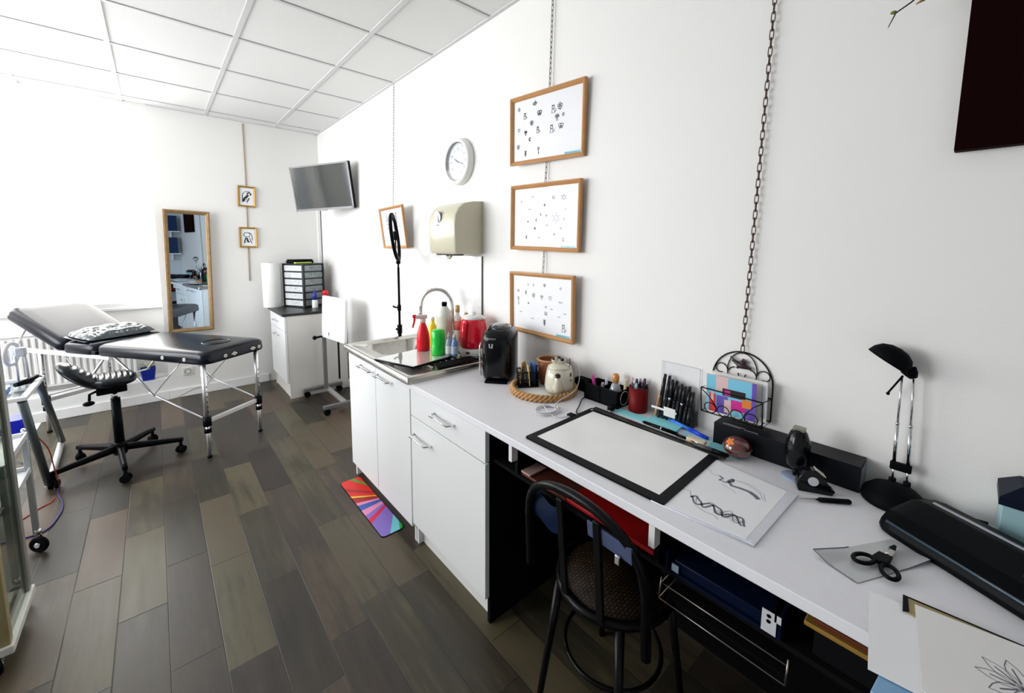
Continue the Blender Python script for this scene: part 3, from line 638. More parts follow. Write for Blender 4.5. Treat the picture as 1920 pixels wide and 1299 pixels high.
# saddle seat: a flat lobe and a raised lobe swept along a bent centre line
SR = RZ(R(-2))
def cl_seat(u):
    s_ = -0.240+0.355*u
    k = max(0, (-0.085-s_)/0.155); z = 0.590+0.150*(k**1.25)
    return s_, z
def seat(u, v_):
    s_, z = cl_seat(u); s2, z2 = cl_seat(min(1, u+0.01)); s1, z1 = cl_seat(max(0, u-0.01)); tl = math.hypot(s2-s1, z2-z1); nx, nz = -(z2-z1)/tl, (s2-s1)/tl
    q = 2*PI*v_; e = max(0.0, 1-abs(2*u-1)**5)**0.5; waist = (1-0.20*math.exp(-((s_+0.09)/0.04)**2))*(0.80 if s_ < -0.12 else 0.80+0.20*min(1, (s_+0.12)/0.06))
    hw = 0.125*e*waist+0.002; ht = 0.040*e+0.001
    rib = 0.004*math.sin(s_*230)*(1 if math.sin(q) > 0.72 else 0)*e
    n_ = math.copysign(abs(math.sin(q))**0.8, math.sin(q))*ht+rib; w_ = math.copysign(abs(math.cos(q))**0.8, math.cos(q))*hw
    return (s_+nx*n_, w_, z+nz*n_)
a = M(); a.xf = SR; a.grid(lambda u, v_: seat(u, 1-v_), 80, 36); bmesh.ops.remove_doubles(a.b, verts=list(a.b.verts), dist=0.0004)
a.build('seat', mat('black_seat_vinyl', (0.004, 0.008, 0.011), 0.25, spec=0.5), t)
a = M(); a.xf = SR; a.box(-0.085, -0.035, 0.50, 0.06, 0.035, 0.562, 0.006); a.build('seat_mechanism', black_plastic, t)
a = M(); a.xf = SR; a.tube([(-0.085, -0.02, 0.53), (-0.115, -0.03, 0.52), (-0.118, -0.03, 0.48)], 0.008, n=8); a.sphere((-0.122, -0.03, 0.462), 0.028, 0.018, 0.016); a.build('adjusting_knob', black_plastic, t)

# ------------------------------------------------------------------ left: trolley, tilted frame, glass-sided cart
silver = mat('silver_grey_paint', (0.42, 0.44, 0.45), 0.35, metal=0.6)
def wheel(parent, x, y, r=0.04, axis=(0.55, 0.83, 0), stem=0.02):
    ax = V(axis).normalized(); c = V((x, y, r)); a = M(); a.torus(c, r-0.010, 0.010, ax, n=28); a.cyl(c-ax*0.008, c+ax*0.008, r-0.012, n=24)
    o = a.build('wheel', black_matt, parent); a = M(); a.cyl(c-ax*0.013, c+ax*0.013, 0.011, n=16); a.tube([c+ax*0.014, c+ax*0.014+V((0, 0, r)), c+V((0, 0, r+stem))], 0.005, n=6); a.cyl(c+V((0, 0, r+stem-0.006)), c+V((0, 0, r+stem+0.02)), 0.013, n=12); a.build('fork', chrome, o); return o
t = thing('instrument_trolley', 'low silver metal trolley with open shelves between the glass cart and the side table', 'trolley', (-1.957, 2.84, 0))
for x, y in ((0, 0), (-0.40, 0), (0, -0.38), (-0.40, -0.38)):
    a = M(); a.box(x-0.011, y-0.011, 0.10, x+0.011, y+0.011, 0.60, 0.003); a.build('post', silver, t); wheel(t, x+0.004, y)
a = M(); a.sphere((0, 0, 0.612), 0.009); a.build('post_cap', chrome, t)
wms = mat('white_metal_shelf', (0.7, 0.71, 0.73), 0.3, metal=0.2)
for z in (0.41, 0.575):
    a = M(); a.box(-0.41, -0.39, z, 0.010, 0.010, z+0.006); a.box(-0.41, -0.39, z+0.006, 0.010, -0.382, z+0.024); a.box(0.003, -0.38, z+0.006, 0.010, 0.010, z+0.024); a.box(-0.41, 0.003, z+0.006, 0.003, 0.010, z+0.024); a.build('shelf', wms, t)
a = M(); a.tube([(-0.01, 0, 0.45), (-0.16, 0, 0.56)], 0.005); a.build('brace', silver, t)
# side table with leaning tube legs
dk = mat('dark_grey_tube', (0.10, 0.12, 0.13), 0.35, metal=0.5); wt_ = mat('white_tube', (0.75, 0.76, 0.78), 0.35)
t = thing('side_table', 'grey tube-legged side table with leaning legs at the head of the massage table', 'table', (-2.01, 3.23, 0))
for p0, p1 in (((-0.008, 0.345, 0.035), (-0.008, 0.0, 0.652)), ((-0.034, 1.08, 0.035), (-0.012, 0.43, 0.652)), ((-0.52, 0.345, 0.035), (-0.52, 0.0, 0.652)), ((-0.55, 1.08, 0.035), (-0.52, 0.43, 0.652))):
    a = M(); a.tube([p0, p1], 0.018, n=12); a.build('leg', dk, t)
for x in (0.0, -0.52):
    a = M(); a.tube([(x-0.006, 0.33, 0.02), (x-0.042, 1.10, 0.02)], 0.018, n=4); a.build('base_bar', wt_, t)
a = M(); a.box(-0.53, -0.02, 0.655, 0.012, 0.005, 0.675, 0.003); a.box(-0.53, 0.435, 0.655, 0.012, 0.46, 0.675, 0.003); a.box(-0.013, 0.005, 0.656, 0.012, 0.435, 0.674); a.box(-0.53, 0.005, 0.656, -0.505, 0.435, 0.674); a.build('top_frame', wt_, t)
a = M(); a.box(-0.505, 0.005, 0.655, -0.013, 0.435, 0.660); a.build('glass_top', clear('table_glass', (0.9, 0.95, 0.97)), t)
a = M(); a.box(-0.50, 0.16, 0.36, -0.03, 0.50, 0.372, 0.002); a.build('lower_shelf', wms, t)
t = thing('blue_container', 'bright blue plastic container on the lower shelf of the side table', 'container', (-2.105, 3.47, 0.373))
a = M(); a.prism(rrect(0.12, 0.13, 0.02), 0, 0.13, bev=0.01); a.build('tub', mat('bright_blue', (0.01, 0.02, 0.65), 0.35), t); a = M(); a.box(0.056, -0.04, 0.06, 0.0625, 0.02, 0.09, 0.002); a.build('sticker', white_plastic, t)
t = thing('power_supply', 'blue tattoo power box on top of the side table', 'power box', (-2.14, 3.38, 0.6605))
a = M(); a.box(-0.07, -0.05, 0, 0.05, 0.07, 0.03, 0.005); a.build('housing', mat('deep_blue_box', (0.02, 0.12, 0.42), 0.3), t); a = M(); a.cyl((0.02, -0.0, 0.029), (0.02, -0.0, 0.038), 0.012); a.build('dial', chrome, t)
t = thing('tattoo_machine', 'small black machine lying at the corner of the side table', 'machine', (-2.045, 3.55, 0.6605), R(50))
a = M(); a.tube([(-0.06, 0, 0.018), (0.0, 0.0, 0.022), (0.06, 0.01, 0.034)], [0.012, 0.016, 0.012], n=12); a.build('grip', black_plastic, t); a = M(); a.tube([(0.06, 0.01, 0.034), (0.09, 0.016, 0.02)], [0.008, 0.005], n=8); a.build('tip', chrome, t)
t = thing('magnifier_lamp', 'white ring magnifier lamp with grey arm standing on the side table', 'lamp', (-2.055, 3.60, 0.6605))
lampm = mat('lamp_grey_white', (0.5, 0.51, 0.56), 0.35)
a = M(); a.lathe([(0.03, 0), (0.03, 0.008), (0.014, 0.014)], n=24); a.build('base', black_plastic, t)
a = M(); a.tube([(0.008, 0, 0.012), (0.006, 0.0, 0.12), (0.0, -0.0, 0.21)], 0.0065); a.tube([(-0.03, -0.005, 0.01), (-0.032, -0.005, 0.17)], 0.006); a.build('arm', lampm, t)
a = M(); nn = (0.93, -0.25, -0.05); c = V((-0.042, -0.02, 0.185)); a.torus(c, 0.062, 0.010, nn, n=40); a.build('ring_head', mat('pale_ring', (0.62, 0.62, 0.66), 0.3), t)
a = M(); n_ = V(nn).normalized(); a.cyl(c-n_*0.003, c+n_*0.003, 0.056, n=32); a.build('lens', clear('lens_glass', (0.95, 0.97, 1)), t)
a = M(); a.box(-0.03, -0.025, 0.165, 0.012, 0.015, 0.215, 0.006); a.build('joint', lampm, t)
def cable(name, pts, r, m, label, cat='cable', n=6, sub=8):
    P = [V(p) for p in pts]; out = []
    for i in range(len(P)-1):
        p0, p1, p2, p3 = P[max(i-1, 0)], P[i], P[i+1], P[min(i+2, len(P)-1)]
        for k in range(sub):
            q = k/sub; out.append(0.5*((2*p1)+(-p0+p2)*q+(2*p0-5*p1+4*p2-p3)*q*q+(-p0+3*p1-3*p2+p3)*q**3))
    out.append(P[-1]); a = M(); a.tube(out, r, n=n); return tag(a.build(name, m), label, cat)
red = mat('red_wire', (0.5, 0.05, 0.03), 0.5)
cable('red_wire', [(-2.03, 3.37, 0.45), (-1.985, 3.45, 0.3), (-1.98, 3.52, 0.15), (-1.972, 3.54, 0.004), (-1.98, 3.38, 0.003), (-2.02, 3.33, 0.003), (-2.1, 3.2, 0.003)], 0.003, red, 'thin red wire running down the side table leg to the floor')
cable('foot_pedal_cable', [(-1.975, 3.57, 0.006), (-1.965, 3.45, 0.004), (-1.93, 3.30, 0.004), (-1.93, 3.16, 0.004), (-1.97, 3.03, 0.004), (-2.1, 3.04, 0.004), (-2.25, 3.1, 0.004)], 0.0045, mat('violet_cable', (0.04, 0.02, 0.14), 0.45), 'dark violet cable looping on the floor by the trolley wheel')
t = thing('glass_cart', 'tall wheeled cart with pale metal frame and glass side at the left edge', 'cart', (-1.905, 2.06, 0))
cream = mat('aged_cream_metal', (0.42, 0.35, 0.18), 0.35, metal=0.3, vary=(9, 0.15)); greym = mat('pale_grey_metal', (0.34, 0.34, 0.31), 0.35, metal=0.4)
a = M(); a.box(-0.035, 0.0, 0.10, 0.0, 0.035, 1.32, 0.003); a.build('post', cream, t)
a = M(); a.box(-0.02, 0.29, 0.10, 0.0, 0.325, 1.32, 0.003); a.build('post', greym, t)
for y in (0.0, 0.295):
    a = M(); a.box(-0.42, y, 0.10, -0.39, y+0.03, 1.32, 0.003); a.build('post', cream, t)
a = M(); a.box(-0.035, -0.01, 0.075, 0.008, 0.335, 0.105, 0.004); a.build('base_rail', mat('white_rail', (0.72, 0.71, 0.66), 0.35), t)
a = M(); a.box(-0.42, -0.01, 0.075, -0.035, 0.025, 0.105, 0.004); a.build('base_rail', cream, t)
a = M(); a.box(-0.42, 0.30, 0.075, -0.035, 0.335, 0.105, 0.004); a.build('base_rail', cream, t)
a = M(); a.box(-0.012, 0.035, 0.105, -0.008, 0.29, 1.3); a.build('glass_side', clear('smoky_glass', (0.62, 0.66, 0.62)), t)
for z in (0.45, 0.85, 1.28):
    a = M(); a.box(-0.42, 0.0, z, -0.04, 0.32, z+0.012); a.build('shelf', greym, t)
a = M(); a.box(-0.40, 0.01, 0.105, -0.04, 0.31, 0.115); a.build('shelf', greym, t)
for x, y in ((-0.04, 0.28), (-0.04, 0.02), (-0.39, 0.02), (-0.39, 0.30)): wheel(t, x, y, 0.032, (0.9, 0.43, 0), 0.006)
t = thing('green_bottle_box', 'dark green box on the middle shelf of the glass-sided cart', 'box', (-2.05, 2.17, 0.462))
a = M(); a.box(-0.09, -0.09, 0, 0.09, 0.1, 0.16, 0.004); a.build('box_body', mat('dark_green_card', (0.01, 0.05, 0.035), 0.5), t); a = M(); a.box(-0.092, -0.092, 0.13, 0.092, 0.102, 0.165, 0.004); a.build('box_lid', mat('pale_green_card', (0.3, 0.42, 0.36), 0.5), t)
# ------------------------------------------------------------------ framed flash sheets on chains (right wall)
oak = mat('honey_oak_frame', (0.52, 0.26, 0.10), 0.4, bump=(60, 0.15), vary=(20, 0.18))
iron = mat('dark_iron_chain', (0.09, 0.05, 0.035), 0.45, metal=0.6)
glassy = clear('picture_glazing', gloss=0.06, graze=0.25)
label_m = mat('cyan_label', (0.25, 0.62, 0.72), 0.5)
def doodle(a, x, z, s, kind, y, wd=0.0016):
    def rb(pts, w_=wd, cl=False): a.ribbon([(x+px*s, y, z+pz*s) for px, pz in pts], w_, (0, 1, 0), cl)
    cs = lambda r_, n=14, a0=0, a1=2*PI, ox=0, oz=0: [(ox+r_*math.cos(a0+(a1-a0)*i/n), oz+r_*math.sin(a0+(a1-a0)*i/n)) for i in range(n+1)]
    if kind == 0:   # sun with rays
        rb(cs(0.35))
        for i in range(12):
            t_ = i*PI/6; rb([(0.45*math.cos(t_), 0.45*math.sin(t_)), (math.cos(t_)*(0.95 if i % 2 else 0.7), math.sin(t_)*(0.95 if i % 2 else 0.7))])
    elif kind == 1:  # flower
        rb(cs(0.18))
        for i in range(5): t_ = i*2*PI/5+0.3; rb(cs(0.28, 10, ox=0.42*math.cos(t_), oz=0.42*math.sin(t_)))
        rb([(0, -0.5), (0.1, -1)])
    elif kind == 2:  # heart
        rb([(0, -0.7), (-0.6, 0), (-0.55, 0.45), (-0.25, 0.55), (0, 0.25), (0.25, 0.55), (0.55, 0.45), (0.6, 0), (0, -0.7)])
    elif kind == 3:  # moon
        rb(cs(0.6, 12, R(60), R(300))); rb(cs(0.45, 10, R(75), R(285), 0.2, 0))
    elif kind == 4:  # leaf sprig
        rb([(0, -0.9), (0.05, 0), (0, 0.9)])
        for i in range(4):
            z0 = -0.5+0.35*i; rb([(0.02, z0), (0.4, z0+0.35), (0.1, z0+0.3), (0.02, z0)]); rb([(0.02, z0), (-0.4, z0+0.35), (-0.1, z0+0.3), (0.02, z0)])
    elif kind == 5:  # key
        rb(cs(0.3, 12, 0, 2*PI, 0, 0.6)); rb([(0, 0.3), (0, -0.9), (0.3, -0.9)]); rb([(0, -0.6), (0.25, -0.6)])
    elif kind == 6:  # cat-like sitting animal, plain
        rb(cs(0.35, 12, 0, 2*PI, 0, 0.45)); rb([(-0.3, 0.65), (-0.3, 1.0), (-0.05, 0.8)]); rb([(0.3, 0.65), (0.3, 1.0), (0.05, 0.8)]); rb([(-0.25, 0.15), (-0.45, -0.8), (0.45, -0.8), (0.25, 0.15)]); rb([(0.45, -0.7), (0.8, -0.5), (0.75, 0)])
    elif kind == 7:  # star
        rb([(math.sin(i*4*PI/5)*0.8, math.cos(i*4*PI/5)*0.8) for i in range(6)])
    elif kind == 8:  # bird
        rb([(-0.8, 0.1), (-0.3, 0.35), (0.1, 0.1), (0.8, 0.3), (0.2, -0.3), (-0.3, -0.3), (-0.8, 0.1)]); rb([(-0.1, 0.1), (0.1, 0.8), (0.4, 0.2)])
    elif kind == 9:  # swirl of lines like lettering
        rb([(-0.9, 0), (-0.6, 0.3), (-0.45, -0.2), (-0.2, 0.25), (0, -0.15), (0.3, 0.3), (0.5, -0.1), (0.9, 0.15)])
    elif kind == 10:  # mushroom
        rb(cs(0.6, 10, 0, PI, 0, 0.1)+[(0.6, 0.1)]); rb([(-0.15, 0.1), (-0.2, -0.7), (0.2, -0.7), (0.15, 0.1)])
        for ox in (-0.25, 0.1, 0.3): rb(cs(0.09, 6, 0, 2*PI, ox, 0.35))
    else:  # small figure-eight / butterfly
        rb(cs(0.38, 10, 0, 2*PI, -0.38, 0.2)); rb(cs(0.38, 10, 0, 2*PI, 0.38, 0.2)); rb(cs(0.25, 8, 0, 2*PI, -0.3, -0.35)); rb(cs(0.25, 8, 0, 2*PI, 0.3, -0.35)); rb([(0, 0.6), (0, -0.6)])
def flash_frame(label, loc, rot, marks, m_ink, w_=0.462, h_=0.325, lab=True):
    t = thing('picture_frame', label, 'picture', loc, group='oak-framed tattoo flash sheets'); t.rotation_euler = rot
    frame_mesh(w_, h_, 0.020, 0.018).build('frame', oak, t)
    a = M(); a.box(-w_/2+0.018, -0.006, -h_/2+0.018, w_/2-0.018, -0.001, h_/2-0.018); a.mi = 1
    for q in marks: doodle(a, q[0]*(w_/2-0.03), q[1]*(h_/2-0.03), q[2], q[3], -0.0065, (q[4] if len(q) > 4 else 0.0016)*1.25)
    a.build('flash_sheet', [paper, m_ink], t)
    if lab:
        a = M(); a.box(w_/2-0.115, -0.0085, -h_/2+0.0175, w_/2-0.03, -0.0065, -h_/2+0.030); a.mi = 1
        for i in range(9): a.ribbon([(w_/2-0.108+0.0075*i, -0.0088, -h_/2+0.0237), (w_/2-0.103+0.0075*i, -0.0088, -h_/2+0.0237)], 0.003, (0, 1, 0))
        a.build('label_strip', [label_m, mat('label_ink', (0.05, 0.2, 0.28), 0.6)], t, label='cyan label strip')
    a = M(); a.box(-w_/2+0.018, -0.0105, -h_/2+0.018, w_/2-0.018, -0.0095, h_/2-0.018); a.build('glazing', glassy, t)
    return t
Z = -PI/2
def rot_of(yaw, tilt, roll): return (Matrix.Rotation(R(yaw), 4, 'Z') @ Matrix.Rotation(R(tilt), 4, 'X') @ Matrix.Rotation(R(roll), 4, 'Y')).to_euler()
mk1 = [(-0.88, 0.78, 0.013, 7, .003), (-0.35, 0.85, 0.017, 8, .004), (-0.68, 0.5, 0.016, 6, .003), (-0.2, 0.5, 0.017, 11, .0035), (-0.45, 0.22, 0.015, 1, .0025), (-0.88, 0.05, 0.012, 2, .0025), (-0.65, -0.1, 0.015, 10, .003), (-0.25, -0.08, 0.016, 6, .003), (-0.5, -0.35, 0.013, 3, .003), (-0.9, -0.55, 0.015, 1, .002), (-0.65, -0.85, 0.017, 4, .0025), (-0.22, -0.8, 0.017, 5, .003),
       (0.22, 0.5, 0.02, 6, .0025), (0.42, 0.56, 0.02, 1, .0025), (0.34, 0.2, 0.02, 10, .0025), (0.52, 0.25, 0.012, 7, .0025), (0.18, -0.15, 0.02, 6, .0025), (0.46, -0.1, 0.018, 11, .0025)]
mk2 = [(0.3, 0.68, 0.014, 0, .002), (0.62, 0.66, 0.020, 0, .0024), (0.4, -0.05, 0.032, 0, .0022), (0.68, 0.25, 0.006, 2, .002), (0.66, -0.08, 0.009, 3), (0.02, 0.42, 0.010, 10), (-0.1, 0.1, 0.008, 3), (0.08, 0.05, 0.007, 7, .002), (0.55, -0.42, 0.010, 8, .0022), (0.65, -0.8, 0.013, 3, .0025), (0.35, -0.62, 0.009, 11), (0.34, 0.32, 0.016, 9), (-0.5, 0.3, 0.012, 9), (-0.4, 0.75, 0.012, 9), (-0.55, -0.15, 0.005, 2, .003), (-0.3, -0.4, 0.009, 1), (-0.15, -0.75, 0.01, 9), (-0.6, -0.75, 0.012, 4), (-0.8, 0.6, 0.008, 7), (0.1, -0.3, 0.01, 9), (-0.25, -0.1, 0.01, 3)]
mk3 = [(-0.85, 0.45, 0.013, 8, .0025), (-0.85, 0.05, 0.022, 5, .003), (-0.55, 0.4, 0.014, 4), (-0.25, 0.35, 0.016, 1), (0.05, 0.3, 0.016, 10), (0.35, 0.32, 0.015, 2), (0.15, 0.78, 0.010, 0, .002), (-0.45, 0.75, 0.008, 3), (-0.25, 0.75, 0.008, 7), (0.7, 0.72, 0.009, 2), (0.7, 0.2, 0.014, 9, .002), (0.2, -0.05, 0.01, 7), (-0.45, 0.0, 0.006, 2, .003), (0.2, -0.3, 0.014, 11), (-0.75, -0.4, 0.012, 9), (0.65, -0.35, 0.01, 9, .002), (0.85, -0.2, 0.01, 9, .002), (0.15, -0.68, 0.018, 4, .003), (0.8, -0.75, 0.02, 6, .003), (-0.3, -0.6, 0.014, 9), (0.4, -0.1, 0.01, 9)]
flash_frame('oak-framed sheet with bold little sketches, topmost of three on the chain', (-0.022, 1.378, 2.045), rot_of(-86.5, 1.9, 1.7), mk1, ink)
flash_frame('oak-framed sheet of faint suns and moons, middle of three on the chain', (-0.02, 1.383, 1.621), rot_of(-88.8, 0.9, 1.3), mk2, grey_ink, 0.458)
flash_frame('oak-framed sheet of faint sketches, lowest of three beside the coffee machine', (-0.02, 1.398, 1.190), rot_of(-91.5, 0.8, -0.2), mk3, mat('mid_pencil', (0.2, 0.2, 0.23), 0.8), 0.456, 0.316)
flash_frame('oak-framed sketch leaning off the wall behind the ring light', (-0.045, 2.998, 1.618), rot_of(-92.5, 6.5, -0.8), [(-0.45, 0.5, 0.06, 1, .004), (-0.45, -0.1, 0.035, 10, .003), (0.4, 0.45, 0.06, 4, .003), (0.6, 0.0, 0.035, 9, .003), (-0.8, -0.6, 0.02, 3), (0.1, -0.1, 0.035, 4, .003)], grey_ink, 0.456, 0.318, False)
def chain(label, p0, p1, link=0.028, r=0.0014):
    p0, p1 = V(p0), V(p1); L_ = (p1-p0).length; d = (p1-p0)/L_; step = link*0.78; n = max(2, int(L_/step)); step = L_/n
    a = M(); sd = d.orthogonal().normalized(); s2 = d.cross(sd)
    for i in range(n):
        c = p0+d*(step*(i+0.5)); w_ = sd if i % 2 else s2
        w_ = (V((0, 1, 0)) if i % 2 else V((-0.9, 0, 0)))
        hl, hw = link/2, link*0.17; pts = []
        for k in range(12):
            t_ = 2*PI*k/12; pts.append(c+w_*(hw*math.cos(t_))+d*((hl-hw)*(1 if math.sin(t_) > 0 else -1)*(1 if abs(math.sin(t_)) > 0.1 else 0)+hw*math.sin(t_)))
        a.tube(pts, r, n=5, closed=True)
    o = a.build('chain', iron); o['kind_note'] = 'links'; del o['kind_note']; return tag(o, label, 'chain')
chain('dark chain from the ceiling to the topmost oak frame', (-0.012, 1.358, 2.69), (-0.016, 1.367, 2.212))
chain('short dark chain between the top and middle oak frames', (-0.012, 1.383, 1.882), (-0.016, 1.386, 1.782))
chain('short dark chain between the middle and lowest oak frames', (-0.012, 1.390, 1.458), (-0.016, 1.393, 1.349))
chain('long dark chain from the ceiling to the wire magazine basket', (-0.014, 0.43, 2.69), (-0.014, 0.461, 1.135), link=0.031, r=0.0015)
chain('thin chain from the ceiling to the leaning sketch behind the ring light', (-0.012, 3.012, 2.69), (-0.03, 3.035, 1.78), link=0.026, r=0.0011)

# ------------------------------------------------------------------ wall clock
t = thing('wall_clock', 'round white wall clock above the towel dispenser', 'clock', (0, 2.13, 1.99)); t.rotation_euler = rot_of(-90, 0, 0)
a = M(); a.xf = RX(R(90)); a.lathe([(0.136, 0.0), (0.139, 0.006), (0.137, 0.036), (0.128, 0.045), (0.115, 0.043), (0.112, 0.026)], n=56, cap=False); a.build('rim', white_plastic, t)
a = M(); a.xf = RX(R(90)); a.torus((0, 0, 0.036), 0.113, 0.0035, n=56); a.build('inner_ring', mat('grey_ring', (0.10, 0.11, 0.12), 0.3, metal=0.5), t)
a = M(); a.xf = RX(R(90)); a.lathe([(0.0, 0.024), (0.112, 0.024)], n=48, cap=False)
a.mi = 1; a.xf = Matrix.Identity(4)
for i in range(60):
    t_ = i*PI/30; r0 = 0.098 if i % 5 else 0.092; a.ribbon([(r0*math.sin(t_), -0.0245, r0*math.cos(t_)), (0.103*math.sin(t_), -0.0245, 0.103*math.cos(t_))], 0.0012 if i % 5 else 0.003, (0, 1, 0))
dial = a.build('dial', [mat('dial_white', (0.85, 0.87, 0.88), 0.4), mat('pale_grey_print', (0.35, 0.35, 0.37), 0.5)], t)
for i in range(1, 13):
    t_ = i*PI/6; text(str(i), 0.024, MATS['pale_grey_print'], 'numeral', dial, (0.076*math.sin(t_), -0.0248, 0.076*math.cos(t_)), (PI/2, 0, 0))
a = M(); 
for an, l_, w_ in ((R(300), 0.045, 0.005), (R(110), 0.07, 0.0035)): a.ribbon([(-0.012*math.sin(an), -0.029, -0.012*math.cos(an)), (l_*math.sin(an), -0.029, l_*math.cos(an))], w_, (0, 1, 0))
a.build('hands', mat('grey_hands', (0.2, 0.2, 0.22), 0.4), t)
a = M(); a.xf = RX(R(90)); a.lathe([(0.0, 0.041), (0.113, 0.041)], n=48, cap=False); a.build('cover_glass', clear('clock_glass', (0.96, 0.98, 1.0)), t)

# ------------------------------------------------------------------ towel dispenser
t = thing('towel_dispenser', 'cream plastic paper towel dispenser on the wall above the sink', 'towel dispenser', (0, 1.912, 1.432))
beige = mat('cream_plastic', (0.62, 0.59, 0.45), 0.3, coat=0.2)
a = M(); prof = [(-0.001, 0), (-0.175, 0.0), (-0.19, 0.015), (-0.195, 0.16), (-0.188, 0.22), (-0.165, 0.262), (-0.125, 0.29), (-0.06, 0.304), (-0.001, 0.308)]
Wd = 0.29; st = [(0.0, 0.965), (0.008, 0.99), (0.022, 1.0), (Wd-0.022, 1.0), (Wd-0.008, 0.99), (Wd, 0.965)]
rg = []
for y, k in st: rg.append([a.v((x*k if x < -0.01 else x, y, 0.15+(z-0.15)*(0.5+0.5*k))) for x, z in prof])
for A, B in zip(rg, rg[1:]):
    for q in range(len(prof)): a.f([A[q], A[(q+1) % len(prof)], B[(q+1) % len(prof)], B[q]], True)
a.f(rg[0]); a.f(rg[-1][::-1]); bmesh.ops.recalc_face_normals(a.b, faces=a.b.faces); a.build('cover', beige, t)
a = M(); a.cyl((-0.188, 0.175, 0.215), (-0.1985, 0.175, 0.214), 0.034, n=28); wi = a.build('viewing_window', mat('smoked_window', (0.12, 0.16, 0.2), 0.12, coat=0.6), t)
a = M(); a.box(-0.2005, 0.165, 0.185, -0.197, 0.185, 0.24, 0.001); a.build('towel_roll', white_plastic, wi)
a = M(); a.box(-0.197, 0.165, 0.165, -0.194, 0.195, 0.170); a.build('vent_slot', mat('slot_grey', (0.2, 0.2, 0.17), 0.5), t)
a = M(); a.box(-0.17, 0.05, -0.008, -0.10, 0.24, 0.001, 0.002); a.build('outlet', black_plastic, t)
a = M(); a.tube([(-0.15, 0.10, -0.004), (-0.155, 0.115, -0.022), (-0.155, 0.135, -0.022), (-0.15, 0.15, -0.004)], 0.009, n=8); a.build('pull_tab', beige, t)

# ------------------------------------------------------------------ ring light
t = thing('ring_light', 'slim black ring light on a telescopic stand behind the sink', 'ring light', (-0.20, 2.61, 0))
a = M(); a.cyl((0, 0, 0.03), (0, 0, 0.90), 0.012); a.cyl((0, 0, 0.88), (0, 0, 1.33), 0.008); a.build('pole', black_matt, t)
a = M(); a.cyl((0, 0, 1.03), (0, 0, 1.07), 0.013); a.tube([(0, 0, 1.05), (-0.03, 0.012, 1.055), (-0.04, 0.015, 1.065)], 0.006); a.build('clamp', black_plastic, t)
a = M(); a.cyl((0, 0, 0.87), (0, 0, 0.93), 0.017); a.tube([(0, 0, 0.9), (-0.025, 0.01, 0.90)], 0.008); a.build('lower_clamp', black_plastic, t)
for k in range(3):
    an = R(30+120*k); a = M(); a.tube([(0, 0, 0.2), (0.12*math.cos(an), 0.05*math.sin(an), 0.012)], 0.006); a.build('leg', black_matt, t)
a = M(); a.cyl((0, 0, 1.33), (0, 0, 1.36), 0.006); a.sphere((0, 0, 1.365), 0.016); a.build('ball_head', black_plastic, t)
rc = V((-0.014, 0.008, 1.535)); nr = V((-0.83, 0.53, -0.12)).normalized()
a = M(); uu = V((0, 0, 1))-nr*nr.z; uu.normalize(); ww = nr.cross(uu)
def ringpt(r_, an, o_): return rc+(uu*math.cos(an)+ww*math.sin(an))*r_+nr*o_
N_ = 48; prof = [(0.165, -0.008), (0.165, 0.006), (0.160, 0.010), (0.138, 0.010), (0.133, 0.006), (0.133, -0.008)]
rg = [[a.v(ringpt(r_, 2*PI*i/N_, o_)) for r_, o_ in prof] for i in range(N_)]
for i in range(N_):
    for q in range(len(prof)): a.f([rg[i][q], rg[i][(q+1) % 6], rg[(i+1) % N_][(q+1) % 6], rg[(i+1) % N_][q]], True)
bmesh.ops.recalc_face_normals(a.b, faces=a.b.faces); a.build('ring_housing', black_matt, t)
a = M(); L0 = [a.v(ringpt(0.158, 2*PI*i/N_, 0.0112)) for i in range(N_)]; L1 = [a.v(ringpt(0.140, 2*PI*i/N_, 0.0112)) for i in range(N_)]
for i in range(N_): a.f([L0[i], L0[(i+1) % N_], L1[(i+1) % N_], L1[i]])
a.build('diffuser', mat('white_diffuser', (0.82, 0.82, 0.8), 0.4), t)
a = M(); a.tube([rc-uu*0.15, rc-uu*0.08+nr*0.01, rc-uu*0.02], 0.005); a.box(-0.012, -0.01, -0.03, 0.012, 0.01, 0.03, 0.004, xf=Matrix.Translation(rc+uu*0.01)); a.build('phone_clip', black_plastic, t)

# ------------------------------------------------------------------ boards and bottles on the sink
SZ = 0.8635
def board(label, corners, z, m_top, th=0.012, name='glass_board'):
    c = V((sum(p[0] for p in corners)/4, sum(p[1] for p in corners)/4, 0)); t = thing(name, label, 'board', (c.x, c.y, z))
    pts = [(p[0]-c.x, p[1]-c.y) for p in corners]
    a = M(); a.prism(pts, 0.002, th-0.002, bev=0.001); a.build('black_base', black_plastic, t)
    a = M(); a.prism([(x*0.965, y*0.965) for x, y in pts], th-0.002, th+0.0005); a.build('surface', m_top, t); return t
board('pale glass cutting board with dark edge under the spray bottles', [(-0.605, 2.07), (-0.515, 1.80), (-0.225, 1.86), (-0.30, 2.12)], SZ, mat('pale_glass_surface', (0.5, 0.52, 0.5), 0.06, coat=1.0, spec=1.0))
a = M(); a.prism([(-0.12, -0.045), (0.14, -0.035), (0.13, 0.045), (-0.10, 0.04)], 0.0, 0.009, bev=0.003); tag(a.build('rubber_mat', black_matt, None, (-0.30, 1.757, SZ)), 'black rubber mat on the sink edge below the kettle', 'mat')
BZ = SZ+0.0130
def lathe_thing(name, label, cat, loc, parts, group=None, rz=0):
    t = thing(name, label, cat, loc, rz, group)
    for nm, prof, m_ in parts: a = M(); a.lathe(prof, n=28); a.build(nm, m_, t)
    return t
redp = mat('red_translucent_plastic', (0.80, 0.012, 0.03), 0.3, spec=0.3)
